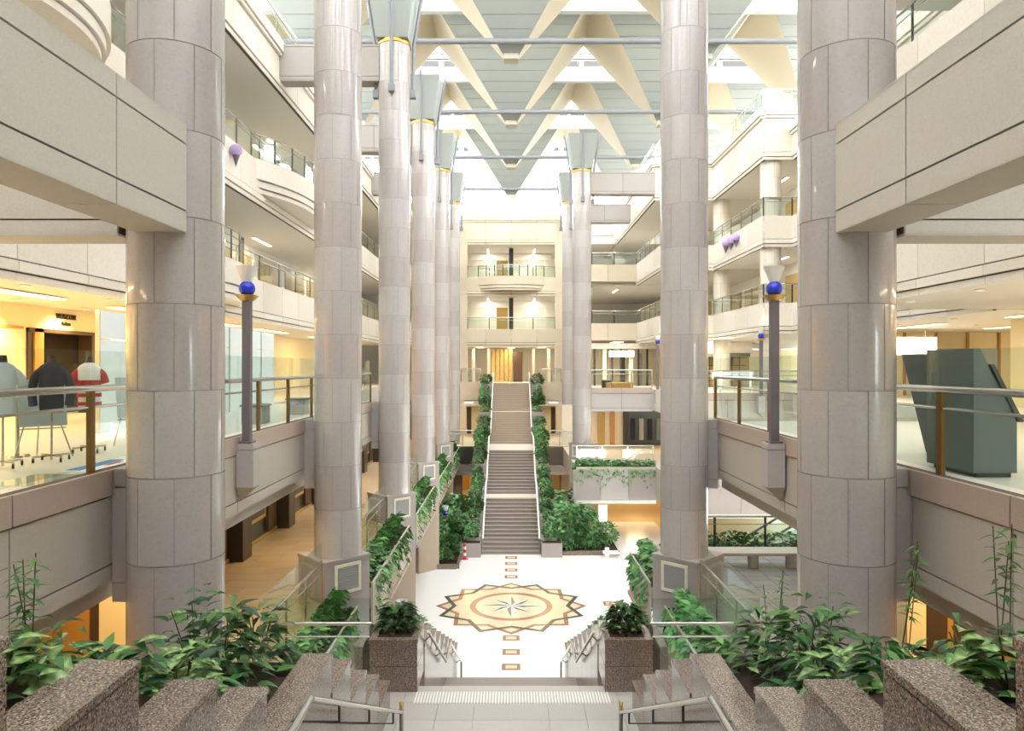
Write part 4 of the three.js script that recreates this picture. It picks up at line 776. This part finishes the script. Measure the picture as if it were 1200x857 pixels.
torchere(12.0, 30.7 + 3.3, 'torch lamp with blue ball across the light well'); torchere(8.75, 42.3, 'torch lamp with blue ball at the corner of the far shop parapet');
for (const [x, d, n] of [[-3.45, 22.2, 'second planter wall on the arcade flank'], [-3.45, 37.2, 'fourth planter wall on the arcade flank'], [3.5, 41.7, 'pier of the far planted balcony']]) {
  const g = thing('wall_sconce', `small blue and gold wall lamp on the ${n}`, 'lamp', [x, -6.5, d]); lathe(g, 'gold_cup', 'brass', [[0.02, 0], [0.13, 0.1], [0.15, 0.2], [0.1, 0.2]], x, -6.65, d, 10); put(g, 'blue_ball', new THREE.SphereGeometry(0.15, 16, 12), 'blue', x, -6.32, d); lathe(g, 'cone_shade', 'lamp_shade', [[0.08, 0], [0.2, 0.25], [0.18, 0.25]], x, -6.2, d, 10); rod(g, 'arm', 'brass', [x, -6.55, d], [x + Math.sign(x) * 0.5, -6.55, d], 0.03);
}
// ================================================================= ARCADE SHOPS AT THE MIDDLE LEVEL
{
  const g = structure('wall_arcade', 'dark green shopfront wall of the middle level arcade', 'wall');
  B(g, 'wall', 'green_black', -8.3, -8.1, L1, -1.6, 15.5, 60); B(g, 'ceiling_fascia', 'shop_dark', -8.1, -7.8, -1.9, -1.35, 8, 60);
  for (let d = 16; d < 56; d += 4.2) {
    B(g, 'pilaster', 'shop_dark', -8.1, -7.65, L1, -1.7, d, d + 0.7); B(g, 'plinth', 'shop_gold', -8.1, -8.04, L1, L1 + 0.1, d + 0.7, d + 4.2);
    B(g, 'window_frame', 'shop_gold', -8.1, -8.0, L1 + 0.7, L1 + 2.35, d + 1.3, d + 2.9); B(g, 'window_pane', 'shop_dark', -8.02, -7.98, L1 + 0.82, L1 + 2.23, d + 1.42, d + 2.78); B(g, 'shop_door', 'dark_wood', -8.08, -7.98, L1 + 0.18, L1 + 2.3, d + 3.1, d + 3.9);
  }
  B(g, 'wall', 'yellow_wall', -8.3, -8.1, L1, -1.6, 12.4, 15.5); B(g, 'wall', 'orange_wall', -8.3, -8.1, L1, -1.6, -2, 11.2); B(g, 'door_frame', 'wood', -8.15, -8.0, L1, -1.8, 11.2, 11.4); B(g, 'shop_back', 'yellow_wall', -11.2, -11, L1, -1.6, 8, 16);
  for (let i = 0; i < 3; i++) B(g, 'shop_shelf', 'wood', -11, -10.6, L1 + 0.5 + i * 0.6, L1 + 0.54 + i * 0.6, 10, 15);
  const e = structure('wall_arcade_end', 'yellow lit shop panels under the shirt display level', 'wall');
  for (const [a, b, m] of [[-6.5, -5.6, 'yellow_wall'], [-7.1, -6.52, 'yellow_wall'], [-7.25, -7.12, 'dark_wood'], [-7.9, -7.27, 'wood'], [-8.6, -7.92, 'shop_gold'], [-11, -8.62, 'yellow_wall']]) B(e, 'panel', m, a, b, L1, -1.4, 12.2, 12.3);
  const e2 = structure('wall_terrace_end', 'yellow and dark timber panels under the kiosk level', 'wall');
  for (const [a, b, m] of [[6.45, 6.8, 'grille'], [6.82, 7.15, 'yellow_wall'], [7.17, 7.5, 'dark_wood'], [7.52, 7.62, 'wood'], [7.64, 8.3, 'dark_wood'], [8.32, 12, 'wood']]) B(e2, 'panel', m, a, b, L1, -1.4, 12.2, 12.3);
  const r = structure('wall_terrace', 'yellow shop wall of the middle level behind the terrace', 'wall'); B(r, 'wall', 'yellow_wall', 12.2, 12.4, L1, -1.4, -2, 21); B(r, 'wall', 'orange_wall', 9.0, 9.2, L1, -1.4, 4, 12.0); for (let i = 0; i < 4; i++) B(r, 'dark_post', 'dark_wood', 8.9, 9.05, L1, -1.4, 8 + i * 1.0, 8.2 + i * 1.0);
}
// shops beneath the far balcony, lower court
{
  const g = structure('wall_lower_shops', 'warm lit shop walls of the lower court below the balconies', 'wall');
  B(g, 'wall', 'orange_wall', 3.0, 20, L0, -5.45, 56, 56.2); B(g, 'wall', 'orange_wall', 11.2, 11.4, L0, -5.45, 41, 56); B(g, 'door_leaf', 'dark_wood', 5.4, 6.6, L0, L0 + 2.3, 55.9, 56); for (let i = 0; i < 5; i++) B(g, 'wall_rib', 'wood', 11.1, 11.2, L0, -5.45, 43 + i * 2.6, 43.1 + i * 2.6);
  B(g, 'wall', 'orange_wall', -9, -3.0, L0, -5.45, 56, 56.2); B(g, 'door_leaf', 'wood', -4.1, -3.3, L0, L0 + 2.4, 55.88, 56); B(g, 'wall', 'pier', -5.4, -5.2, L0, -5.45, 12.5, 34); B(g, 'wall', 'orange_wall', -7.2, -7.0, L0, -5.45, 34, 56);
  B(g, 'wall', 'pier', 9, 9.2, L0, -5.45, 12.5, 21.4); B(g, 'skirting', 'dark_wood', -5.2, -5.15, L0, L0 + 0.2, 12.5, 34);
  const d = thing('display_sign', 'white upright lit poster stand in the lower shop', 'sign', [5.6, L0, 43.2]); B(d, 'panel', 'sign_glow', 5.35, 5.85, L0 + 0.3, L0 + 1.3, 43.2, 43.24); B(d, 'frame', 'steel', 5.3, 5.9, L0, L0 + 0.3, 43.18, 43.26);
  const f = structure('wall_far_shops', 'shopfronts behind the middle level balcony at the far end', 'wall');
  B(f, 'wall', 'cream_b', 3.6, 16, L1, -1.35, 50, 50.2); for (const [x, w, m] of [[4.4, 0.7, 'shop_gold'], [5.4, 0.35, 'cream'], [6.1, 0.5, 'shop_gold'], [7.0, 0.3, 'wood']]) B(f, 'panel', m, x, x + w, L1, -1.45, 49.9, 50); B(f, 'window_frame', 'shop_dark', 7.9, 11, L1, -1.5, 49.85, 50); B(f, 'window_pane', 'green_black', 8.2, 10.7, L1 + 0.2, -1.7, 49.8, 49.86);
  for (let i = 0; i < 4; i++) B(f, 'mannequin_display', ['navy', 'grille', 'navy', 'kiosk'][i], 8.4 + i * 0.6, 8.7 + i * 0.6, L1 + 0.4, L1 + 1.9, 49.7, 49.8);
  for (const s of [-1, 1]) { B(f, 'wall', 'yellow_wall', s * 2.4, s * 4.4, L1, -1.4, 58.7, 58.9); B(f, 'door_leaf', 'dark_wood', s * 3.3, s * 4.1, L1, L1 + 2.2, 58.6, 58.7); B(f, 'fascia', 'cream_b', s * 2.4, s * 4.3, -1.9, -1.4, 57.9, 58.1); }
}
// shops of the upper level at the far terrace flank
{
  const g = structure('wall_shops', 'glazed shopfronts of the upper level behind the far parapet', 'wall');
  B(g, 'wall', 'cream', 4.3, 22, 2.6, 2.98, 49.9, 50.2); B(g, 'wall', 'yellow_wall', 4.3, 22, 0, 2.6, 52.4, 52.6);
  for (let i = 0; i < 9; i++) { B(g, 'shop_post', i % 3 ? 'steel_dark' : 'cream', 4.6 + i * 0.62, 4.6 + i * 0.62 + (i % 3 ? 0.12 : 0.28), 0, 2.6, 50, 50.15); if (i % 2) B(g, 'display_panel', i % 4 === 1 ? 'shop_dark' : 'grille', 4.8 + i * 0.62, 5.1 + i * 0.62, 0, 2.3, 51, 51.05); }
  B(g, 'wall', 'cream', 10, 16, 2.2, 2.98, 46.9, 47.1); B(g, 'teal_lintel', 'kiosk', 10.2, 15.8, 2.0, 2.25, 46.8, 46.9); B(g, 'wall', 'shop_gold', 10, 16, 0, 2.2, 47.6, 47.7); for (let i = 0; i < 10; i++) B(g, 'window_bar', 'shop_dark', 10.6 + i * 0.5, 10.65 + i * 0.5, 0, 2.0, 46.85, 46.92); for (let i = 0; i < 4; i++) B(g, 'window_bar', 'shop_dark', 10.4, 15.6, 0.4 + i * 0.5, 0.45 + i * 0.5, 46.85, 46.92);
  const s = thing('shop_sign', 'blank white illuminated sign over the far shop entrance', 'sign', [7.6, 2.1, 49.7]); B(s, 'sign_face', 'sign_glow', 6.9, 8.6, 2.05, 2.45, 49.6, 49.62); B(s, 'box', 'white_frame', 6.87, 8.63, 2.02, 2.48, 49.63, 49.85);
  const l = area(7.75, 2.0, 49.3, 1.6, 0.3, 0xfff2da, 1.2);
  const b = thing('upholstered_seat', 'low curved brown seat behind the far parapet railing', 'seat', [6.6, 0, 43.6]); B(b, 'seat', 'wood', 5.8, 7.5, 0, 0.4, 43.3, 43.9, 0.08); B(b, 'back', 'steel_dark', 5.6, 6.2, 0, 0.55, 43.5, 43.9, 0.06);
  for (const d of [34.8, 42.9]) column(12.75, d, L2, L5 - 1.2, d < 40 ? 'gallery column at the near corner of the terrace flank recess' : 'gallery column at the far corner of the terrace flank recess', null, 0.49, ['cream', 'cream_b'], false);
  column(13.8, 16.9, L2, 3.0, 'round cream column in the shop hall behind the kiosk', null, 0.55, ['cream', 'cream_b'], false);
  const sg = thing('shop_sign', 'blank white illuminated sign box deep in the hall behind the kiosk', 'sign', [17.1, 1.85, 30.4]); B(sg, 'sign_face', 'sign_glow', 16.1, 18.2, 1.9, 2.6, 30.3, 30.32); B(sg, 'box', 'white_frame', 16.05, 18.25, 1.85, 2.65, 30.33, 30.6); for (const x of [16.5, 17.8]) rod(sg, 'hanger', 'steel', [x, 2.65, 30.45], [x, 3.0, 30.45], 0.02, 6);
  const w = structure('partition', 'yellow wall panels at the back of the hall behind the kiosk', 'wall'); B(w, 'panel', 'yellow_wall', 16, 27, 0, 3.0, 33.8, 34); for (let i = 0; i < 7; i++) B(w, 'rib', 'wood', 17.2 + i * 1.5, 17.3 + i * 1.5, 0, 3, 33.7, 33.8); B(w, 'grey_shop', 'grille', 19.6, 22.4, 0, 2.2, 32.6, 32.7); B(w, 'panel', 'yellow_wall', 17.2, 17.4, 0, 3.0, 21.2, 24.2); B(w, 'panel', 'yellow_wall', 17.2, 22, 0, 3.0, 24.2, 24.4);
}
// ceiling lights
function ceilingLight(label, x, y, d, w, l, m, color, k, group) {
  const g = thing('ceiling_light', label, 'ceiling light', [x, y - 0.06, d], { group }); B(g, 'diffuser', m, x - w / 2, x + w / 2, y - 0.035, y - 0.015, d - l / 2, d + l / 2); B(g, 'frame', 'white_frame', x - w / 2 - 0.04, x + w / 2 + 0.04, y - 0.012, y, d - l / 2 - 0.04, d + l / 2 + 0.04);
  area(x, y - 0.05, d, w, l, color, k);
}
for (const d of [4, 10, 15, 20.5]) ceilingLight('linear warm ceiling light over the shirt display hall', -10.6, 2.98, d, 0.35, 3.2, 'lamp_glow_warm', WARM, 2.4, 'linear lights over the shirt display hall');
for (const d of [26, 32, 40, 48]) ceilingLight('linear warm ceiling light of the deep arcade flank hall', -10.8, 2.98, d, 0.35, 3.6, 'lamp_glow_warm', WARM, 2.0, 'linear lights of the deep arcade flank hall');
for (const d of [6, 12, 21, 28]) for (const x of d > 18 ? [16, 20, 24] : [11, 15, 19, 23]) ceilingLight('linear warm ceiling light over the kiosk hall', x, 2.98, d, 0.35, 3.4, 'lamp_glow_warm', SOFTWARM, 2.4, 'linear lights over the kiosk hall');
for (const [i, d] of [7, 10.6, 15, 21, 27, 34, 42, 50].entries()) ceilingLight('warm ceiling light of the middle arcade', -6.4, -1.36, d, 0.5, 2.4, 'lamp_glow_warm', WARM, 1.1, 'ceiling lights of the middle arcade');
for (const d of [7, 10.6, 14]) ceilingLight('warm ceiling light under the kiosk hall above the terrace', 7.4, -1.36, d, 0.5, 2.4, 'lamp_glow_warm', WARM, 1.6, 'ceiling lights above the terrace');
for (const [x, d] of [[5.5, 45], [5.5, 51], [9, 45], [9, 51], [-4, 53]]) ceilingLight('warm ceiling light of the lower shops', x, -5.46, d, 1.2, 1.8, 'lamp_glow_warm', 0xffdca4, 0.8, 'ceiling lights of the lower shops');
for (const [x, d] of [[6, 46], [11, 46], [-3.2, 54], [3.2, 54]]) ceilingLight('warm ceiling light behind the far middle balcony', x, -1.36, d, 0.6, 2, 'lamp_glow_warm', WARM, 2.2, 'ceiling lights behind the far middle balcony');
for (const [x, d] of [[7, 47], [12, 40], [13, 46], [0, 61], [-2.6, 60], [2.6, 60]]) ceilingLight('warm ceiling light of the far upper level shops', x, 2.98, d, 0.6, 2, 'lamp_glow_warm', SOFTWARM, 2.6, 'ceiling lights of the far upper shops');
for (const y of [L3, L4]) for (const [x, d] of [[-11.6, 12], [-11.6, 33], [-11.6, 44], [14.6, 38.5], [12.5, 46.8], [8, 54.5], [12, 55], [-2, 61.5], [2, 61.5], [-2, 64], [2, 64]]) ceilingLight('narrow white light added to the upper level galleries', x, y + 2.98, d, 0.14, 2.2, 'lamp_glow_white', 0xfff1da, 7, 'added gallery lights of the upper levels');  // strips added to brighten the gallery interiors
for (const [i, d] of [8.5, 11.2, 14, 16.9, 19.6, 22.4].entries()) for (const x of [-9.6, -11.8]) { const g = thing('downlight', 'round recessed downlight in the shirt display hall ceiling', 'ceiling light', [x, 2.95, d], { group: 'downlights of the shirt display hall' }); put(g, 'ring', new THREE.TorusGeometry(0.09, 0.02, 6, 18), 'white_frame', x, 2.985, d).rotation.x = Math.PI / 2; put(g, 'lamp_lens', new THREE.CylinderGeometry(0.08, 0.08, 0.012, 18), 'lamp_glow_warm', x, 2.985, d); if (x < -11) { const l = new THREE.SpotLight(WARM, 3.0, 0, 0.9, 0.6); l.position.set(x, 2.96, -d); l.target.position.set(-12.8, 1.2, -d); scene.add(l, l.target); } }
for (const d of [7, 9.6, 12.2, 14.8, 17.4, 20.5, 24, 27.5]) for (const x of d > 18 ? [15, 18, 22] : [9.8, 12.8, 16.6]) { const g = thing('downlight', 'round recessed downlight in the kiosk hall ceiling', 'ceiling light', [x, 2.95, d], { group: 'downlights of the kiosk hall' }); put(g, 'ring', new THREE.TorusGeometry(0.09, 0.02, 6, 18), 'white_frame', x, 2.985, d).rotation.x = Math.PI / 2; put(g, 'lamp_lens', new THREE.CylinderGeometry(0.08, 0.08, 0.012, 18), 'lamp_glow_warm', x, 2.985, d); }

// ================================================================= SHIRT DISPLAY, EASELS, HOARDING
const font = await new FontLoader().loadAsync('fonts/droid/droid_serif_bold.typeface.json');
{
  const g = structure('door_1', 'dark shop doorway with timber posts behind the shirt display', 'door');
  B(g, 'back', 'shop_dark', -13.6, -13.4, 0, 2.4, 18.4, 22.3); B(g, 'post', 'wood', -12.9, -12.5, 0, 2.4, 18.6, 18.95); B(g, 'post', 'dark_wood', -12.95, -12.55, 0, 2.4, 18.4, 18.6); B(g, 'post', 'dark_wood', -12.95, -12.55, 0, 2.4, 21.2, 21.35); B(g, 'post', 'wood', -12.9, -12.5, 0, 2.4, 21.6, 21.9); B(g, 'header', 'dark_wood', -12.9, -12.5, 2.3, 2.4, 18.4, 22.3); B(g, 'hanging', 'pennant', -13.35, -13.3, 0.9, 2.3, 19.0, 19.7);
  for (const [k, [d0, d1]] of [[0, [14, 18.2]], [1, [22.6, 25]]]) { B(g, 'wall_panel', k ? 'hoarding' : 'yellow_wall', -12.6, -12.55, 0, 2.35, d0, d1); B(g, 'panel_trim', 'wood', -12.6, -12.52, 2.35, 2.42, d0, d1); }
  const s = thing('shop_lettering', 'small dark lettering over the shop doorway', 'sign', [-12.55, 2.55, 20]);
  for (const [txt, size, y] of [['MUSEUM', 0.14, 2.72], ['Salon', 0.1, 2.54]]) { const t = new TextGeometry(txt, { font, size, depth: 0.03, curveSegments: 3 }); t.computeBoundingBox(); const w = t.boundingBox.max.x; t.rotateY(Math.PI / 2).translate(-12.58, y, -20.0 + w / 2); W(s, 'lettering', 'ink', t); }
}
// a body form with a shirt on a wheeled stand
function shirtForm(label, x, d, kind, turn) {
  const g = thing('display_form', label, 'shirt stand', [x, 0, d], { turn });
  const ring = (w, t, y) => Array.from({ length: 20 }, (_, i) => { const a = i / 20 * 2 * Math.PI, c = Math.cos(a), s = Math.sin(a); return [w * Math.sign(c) * Math.pow(Math.abs(c), 0.8), y, t * Math.sign(s) * Math.pow(Math.abs(s), 0.8)]; });
  const loft = (rings, closeTop) => { const pos = [], idx = []; rings.forEach((r) => r.forEach((p) => pos.push(...p))); const n = 20; for (let k = 0; k + 1 < rings.length; k++) for (let i = 0; i < n; i++) { const j = (i + 1) % n; idx.push(k * n + i, (k + 1) * n + i, k * n + j, k * n + j, (k + 1) * n + i, (k + 1) * n + j); } const b = new THREE.BufferGeometry(); b.setAttribute('position', new THREE.Float32BufferAttribute(pos, 3)); b.setIndex(idx); b.computeVertexNormals(); return b; };
  const add = (name, geo, m, px = 0, py = 0, pz = 0) => { const o = new THREE.Mesh(geo, M[m]); o.name = name; o.position.set(px, py, pz); g.add(o); return o; };
  const body = [[0.2, 0.13, 0.72], [0.205, 0.13, 0.85], [0.2, 0.125, 1.0], [0.215, 0.13, 1.15], [0.228, 0.13, 1.28], [0.222, 0.12, 1.36], [0.17, 0.095, 1.41], [0.08, 0.075, 1.45]];
  const torso = { navy: 'navy', grey: 'tee_grey', striped: 'jersey_white' }[kind];
  const sh = add('shirt', loft(body.map(([w, t, y]) => ring(w * 0.76, t * 0.9, y))), torso);
  for (const s of [-1, 1]) {
    const c = new THREE.CatmullRomCurve3([new THREE.Vector3(s * 0.11, 1.34, 0), new THREE.Vector3(s * 0.19, 1.26, 0.01), new THREE.Vector3(s * 0.235, kind === 'navy' ? 1.0 : 1.12, 0.02), ...(kind === 'navy' ? [new THREE.Vector3(s * 0.22, 0.82, 0.05)] : [])]);
    const sl = new THREE.Mesh(new THREE.TubeGeometry(c, 8, 0.058, 10), M[kind === 'striped' ? 'jersey_red' : torso]); sl.name = 'sleeve'; sh.add(sl);
  }
  if (kind === 'striped') for (const [y0, y1] of [[0.76, 0.82], [0.9, 0.96], [1.08, 1.17]]) { const b = new THREE.Mesh(loft([y0, y1].map((y) => ring(0.175, 0.124, y))), M.jersey_red); b.name = 'red_stripe'; sh.add(b); }
  add('neck_cap', new THREE.CylinderGeometry(0.05, 0.06, 0.12, 14), 'black', 0, 1.49, 0); add('pole', new THREE.CylinderGeometry(0.016, 0.016, 0.72, 8), 'steel', 0, 0.38, 0);
  for (let i = 0; i < 4; i++) { const a = i * Math.PI / 2 + 0.5, l = new THREE.Mesh(new THREE.BoxGeometry(0.03, 0.025, 0.26), M.steel); l.name = 'foot'; l.position.set(0.13 * Math.sin(a), 0.085, 0.13 * Math.cos(a)); l.rotation.y = a; g.add(l); const w = new THREE.Mesh(new THREE.CylinderGeometry(0.035, 0.035, 0.03, 10), M.black); w.name = 'caster'; w.rotation.z = Math.PI / 2; w.position.set(0.25 * Math.sin(a), 0.035, 0.25 * Math.cos(a)); g.add(w); }
}
shirtForm('pale grey shirt on a display form beside the easels', -7.0, 9.75, 'grey', 0.6); shirtForm('navy jacket on a wheeled display form', -6.75, 10.4, 'navy', 0.55); shirtForm('red and white striped jersey on a display form', -6.85, 11.5, 'striped', 0.5);
function easel(label, x, d, turn) {
  const g = thing('easel', label, 'easel', [x, 0, d], { turn }), at = (a, b) => [[x + a[0], a[1], d + a[2]], [x + b[0], b[1], d + b[2]]];
  for (const [a, b] of [[[-0.38, 0, -0.12], [-0.05, 1.15, 0.1]], [[0.38, 0, -0.12], [0.05, 1.15, 0.1]], [[0, 0, 0.42], [0, 1.15, 0.1]]]) rod(g, 'leg', 'steel', ...at(a, b), 0.012, 6); rod(g, 'ledge', 'steel', ...at([-0.3, 0.45, -0.06], [0.3, 0.45, -0.06]), 0.012, 6);
  const p = put(g, 'board', boxGeo(0.62, 0.72, 0.02), 'board_grey', x, 0.84, d - 0.03); p.rotation.x = -0.2;
}
easel('grey board on a folding easel seen from behind under the navy jacket', -7.15, 10.8, 0.75); easel('small grey board on an easel beside the striped jersey', -6.75, 12.7, 0.8);
{
  const p = thing('floor_sheet', 'blue and white printed sheet lying by the glass railing', 'poster', [-5.7, 0, 9.8]); B(p, 'sheet', 'paper', -5.95, -5.55, 0.003, 0.012, 9.3, 10.9); B(p, 'print', 'print_blue', -5.93, -5.72, 0.013, 0.015, 9.4, 10.5); B(p, 'print', 'red', -5.7, -5.62, 0.013, 0.015, 9.9, 10.3);
  const q = thing('floor_sheet', 'pale green floor reflection drawn as a sheet by the glass railing', 'poster', [-5.8, 0, 8.6]); B(q, 'sheet', 'glass_green', -6.1, -5.4, 0.003, 0.014, 8.2, 9.1);  // greenish floor reflection, drawn as a thin tinted sheet
  const b = thing('belt_barrier', 'red belt barrier between two posts behind the railing', 'barrier', [-7.3, 0, 10.3]); for (const d of [9.4, 10.9]) { rod(b, 'post', 'steel', [-7.6, 0, d], [-7.6, 0.92, d], 0.03, 10); put(b, 'foot', new THREE.CylinderGeometry(0.16, 0.18, 0.03, 18), 'steel', -7.6, 0.015, d); } B(b, 'belt', 'red', -7.61, -7.59, 0.8, 0.86, 9.4, 10.9);
  const h = structure('hoarding_wall', 'white temporary hoarding panels behind the railing', 'hoarding'); for (let i = 0; i < 8; i++) { B(h, 'panel', 'hoarding', -8.55, -8.5, 0, 1.95, 14.6 + i * 1.35, 14.6 + i * 1.35 + 1.32); B(h, 'panel', 'hoarding', -8.55, -8.5, 1.97, 2.55, 14.6 + i * 1.35, 14.6 + i * 1.35 + 1.32); B(h, 'post', 'steel', -8.56, -8.47, 0, 2.56, 14.57 + i * 1.35, 14.6 + i * 1.35); }
  for (const d of [17.2, 20.6]) { const c = thing('storage_bin', 'low grey bin standing before the white hoarding', 'bin', [-6.2, 0, d], { group: 'grey bins before the hoarding' }); B(c, 'body', 'grille', -6.45, -5.95, 0, 0.42, d - 0.3, d + 0.3, 0.03); B(c, 'lid', 'kiosk', -6.48, -5.92, 0.42, 0.47, d - 0.33, d + 0.33, 0.015); }
}
// kiosk behind the other railing
{
  const g = thing('sloped_kiosk', 'grey-green sloped information kiosk behind the glass railing', 'kiosk', [6.2, 0, 9.3]);
  const prof = (pts, d0, d1) => { const s = new THREE.Shape(pts.map(([x, y]) => new THREE.Vector2(x, y))); return new THREE.ExtrudeGeometry(s, { depth: d1 - d0, bevelEnabled: false }).translate(0, 0, -d1); };
  W(g, 'body', 'kiosk', prof([[5.78, 0.06], [6.32, 0.06], [6.32, 0.7], [5.86, 1.62], [5.78, 1.62]], 8.85, 9.85)); W(g, 'sloped_board', 'kiosk_dark', prof([[6.33, 0.7], [6.39, 0.7], [6.02, 1.42], [5.97, 1.42]], 8.82, 9.88)); B(g, 'plinth', 'kiosk_dark', 5.85, 6.28, 0, 0.06, 8.9, 9.8);
  const k = thing('sloped_kiosk', 'darker inverted wedge board standing behind the grey-green kiosk', 'kiosk', [6.2, 0, 10.8]); W(k, 'body', 'kiosk_dark', prof([[6.5, 0.05], [6.9, 0.05], [6.9, 1.58], [6.12, 1.58]], 10.6, 11.1)); B(k, 'plinth', 'kiosk_dark', 6.5, 6.88, 0, 0.05, 10.62, 11.08);
}
// terrace bench and pennants
{
  const b = thing('stone_bench', 'long pale stone bench on round legs on the terrace', 'bench', [6.3, L1, 19.8]); B(b, 'seat', 'bench', 5.0, 8.1, L1 + 0.38, L1 + 0.47, 19.4, 20.1, 0.02); for (const x of [5.4, 6.75, 7.8]) put(b, 'leg', new THREE.CylinderGeometry(0.15, 0.15, 0.38, 18), 'bench', x, L1 + 0.19, 19.75);
  for (const [i, d] of [37.8, 38.7, 39.6].entries()) { const g = thing('pennant', 'small purple hanging pennant on the fourth level parapet of the recess', 'pennant', [12.1, 7.9, d], { group: 'purple pennants on the recess parapet' }); const c = new THREE.ConeGeometry(0.2, 0.55, 8); c.rotateX(Math.PI); put(g, 'cone', c, 'pennant_dark', 12.0, 7.95, d); put(g, 'flowers', new THREE.IcosahedronGeometry(0.22, 1), 'pennant', 12.0, 8.25, d); }
  for (const d of [20.9, 22.6]) { const g = thing('pennant', 'lilac flower cone hung on the fourth level parapet of the arcade flank', 'pennant', [-8.85, 7.9, d], { group: 'flower cones on the arcade flank parapet' }); const c = new THREE.ConeGeometry(0.16, 0.5, 8); c.rotateX(Math.PI); put(g, 'cone', c, 'pennant_dark', -8.78, 8.0, d); put(g, 'flowers', new THREE.IcosahedronGeometry(0.2, 1), 'pennant', -8.78, 8.28, d); }
}
// escalator beyond the terrace railing
{
  const g = thing('escalator', 'pale glass-sided escalator descending beyond the terrace railing', 'escalator', [10, L0, 27]); const s = (y0, y1, d0, d1) => { const sh = new THREE.Shape([[12.6, L1 + y0], [12.6, L1 + y1], [5.6, L0 + y1], [5.6, L0 + y0]].map(([x, y]) => new THREE.Vector2(x, y))); return new THREE.ExtrudeGeometry(sh, { depth: d1 - d0, bevelEnabled: false }).translate(0, 0, -d1); };
  W(g, 'truss', 'bracket', s(-0.7, 0, 26.4, 27.9)); for (const d of [26.4, 27.85]) { W(g, 'glass_balustrade', 'glass_green', s(0, 0.85, d, d + 0.03)); W(g, 'handrail', 'steel_dark', s(0.85, 0.93, d - 0.02, d + 0.06)); }
}
scene.traverse((o) => { if (o.isMesh) { o.castShadow = !(o.material.transmission > 0.5); o.receiveShadow = true; } if (o.isLight && (o.isPointLight || o.isSpotLight)) o.castShadow = true; });
renderer.render(scene, camera);
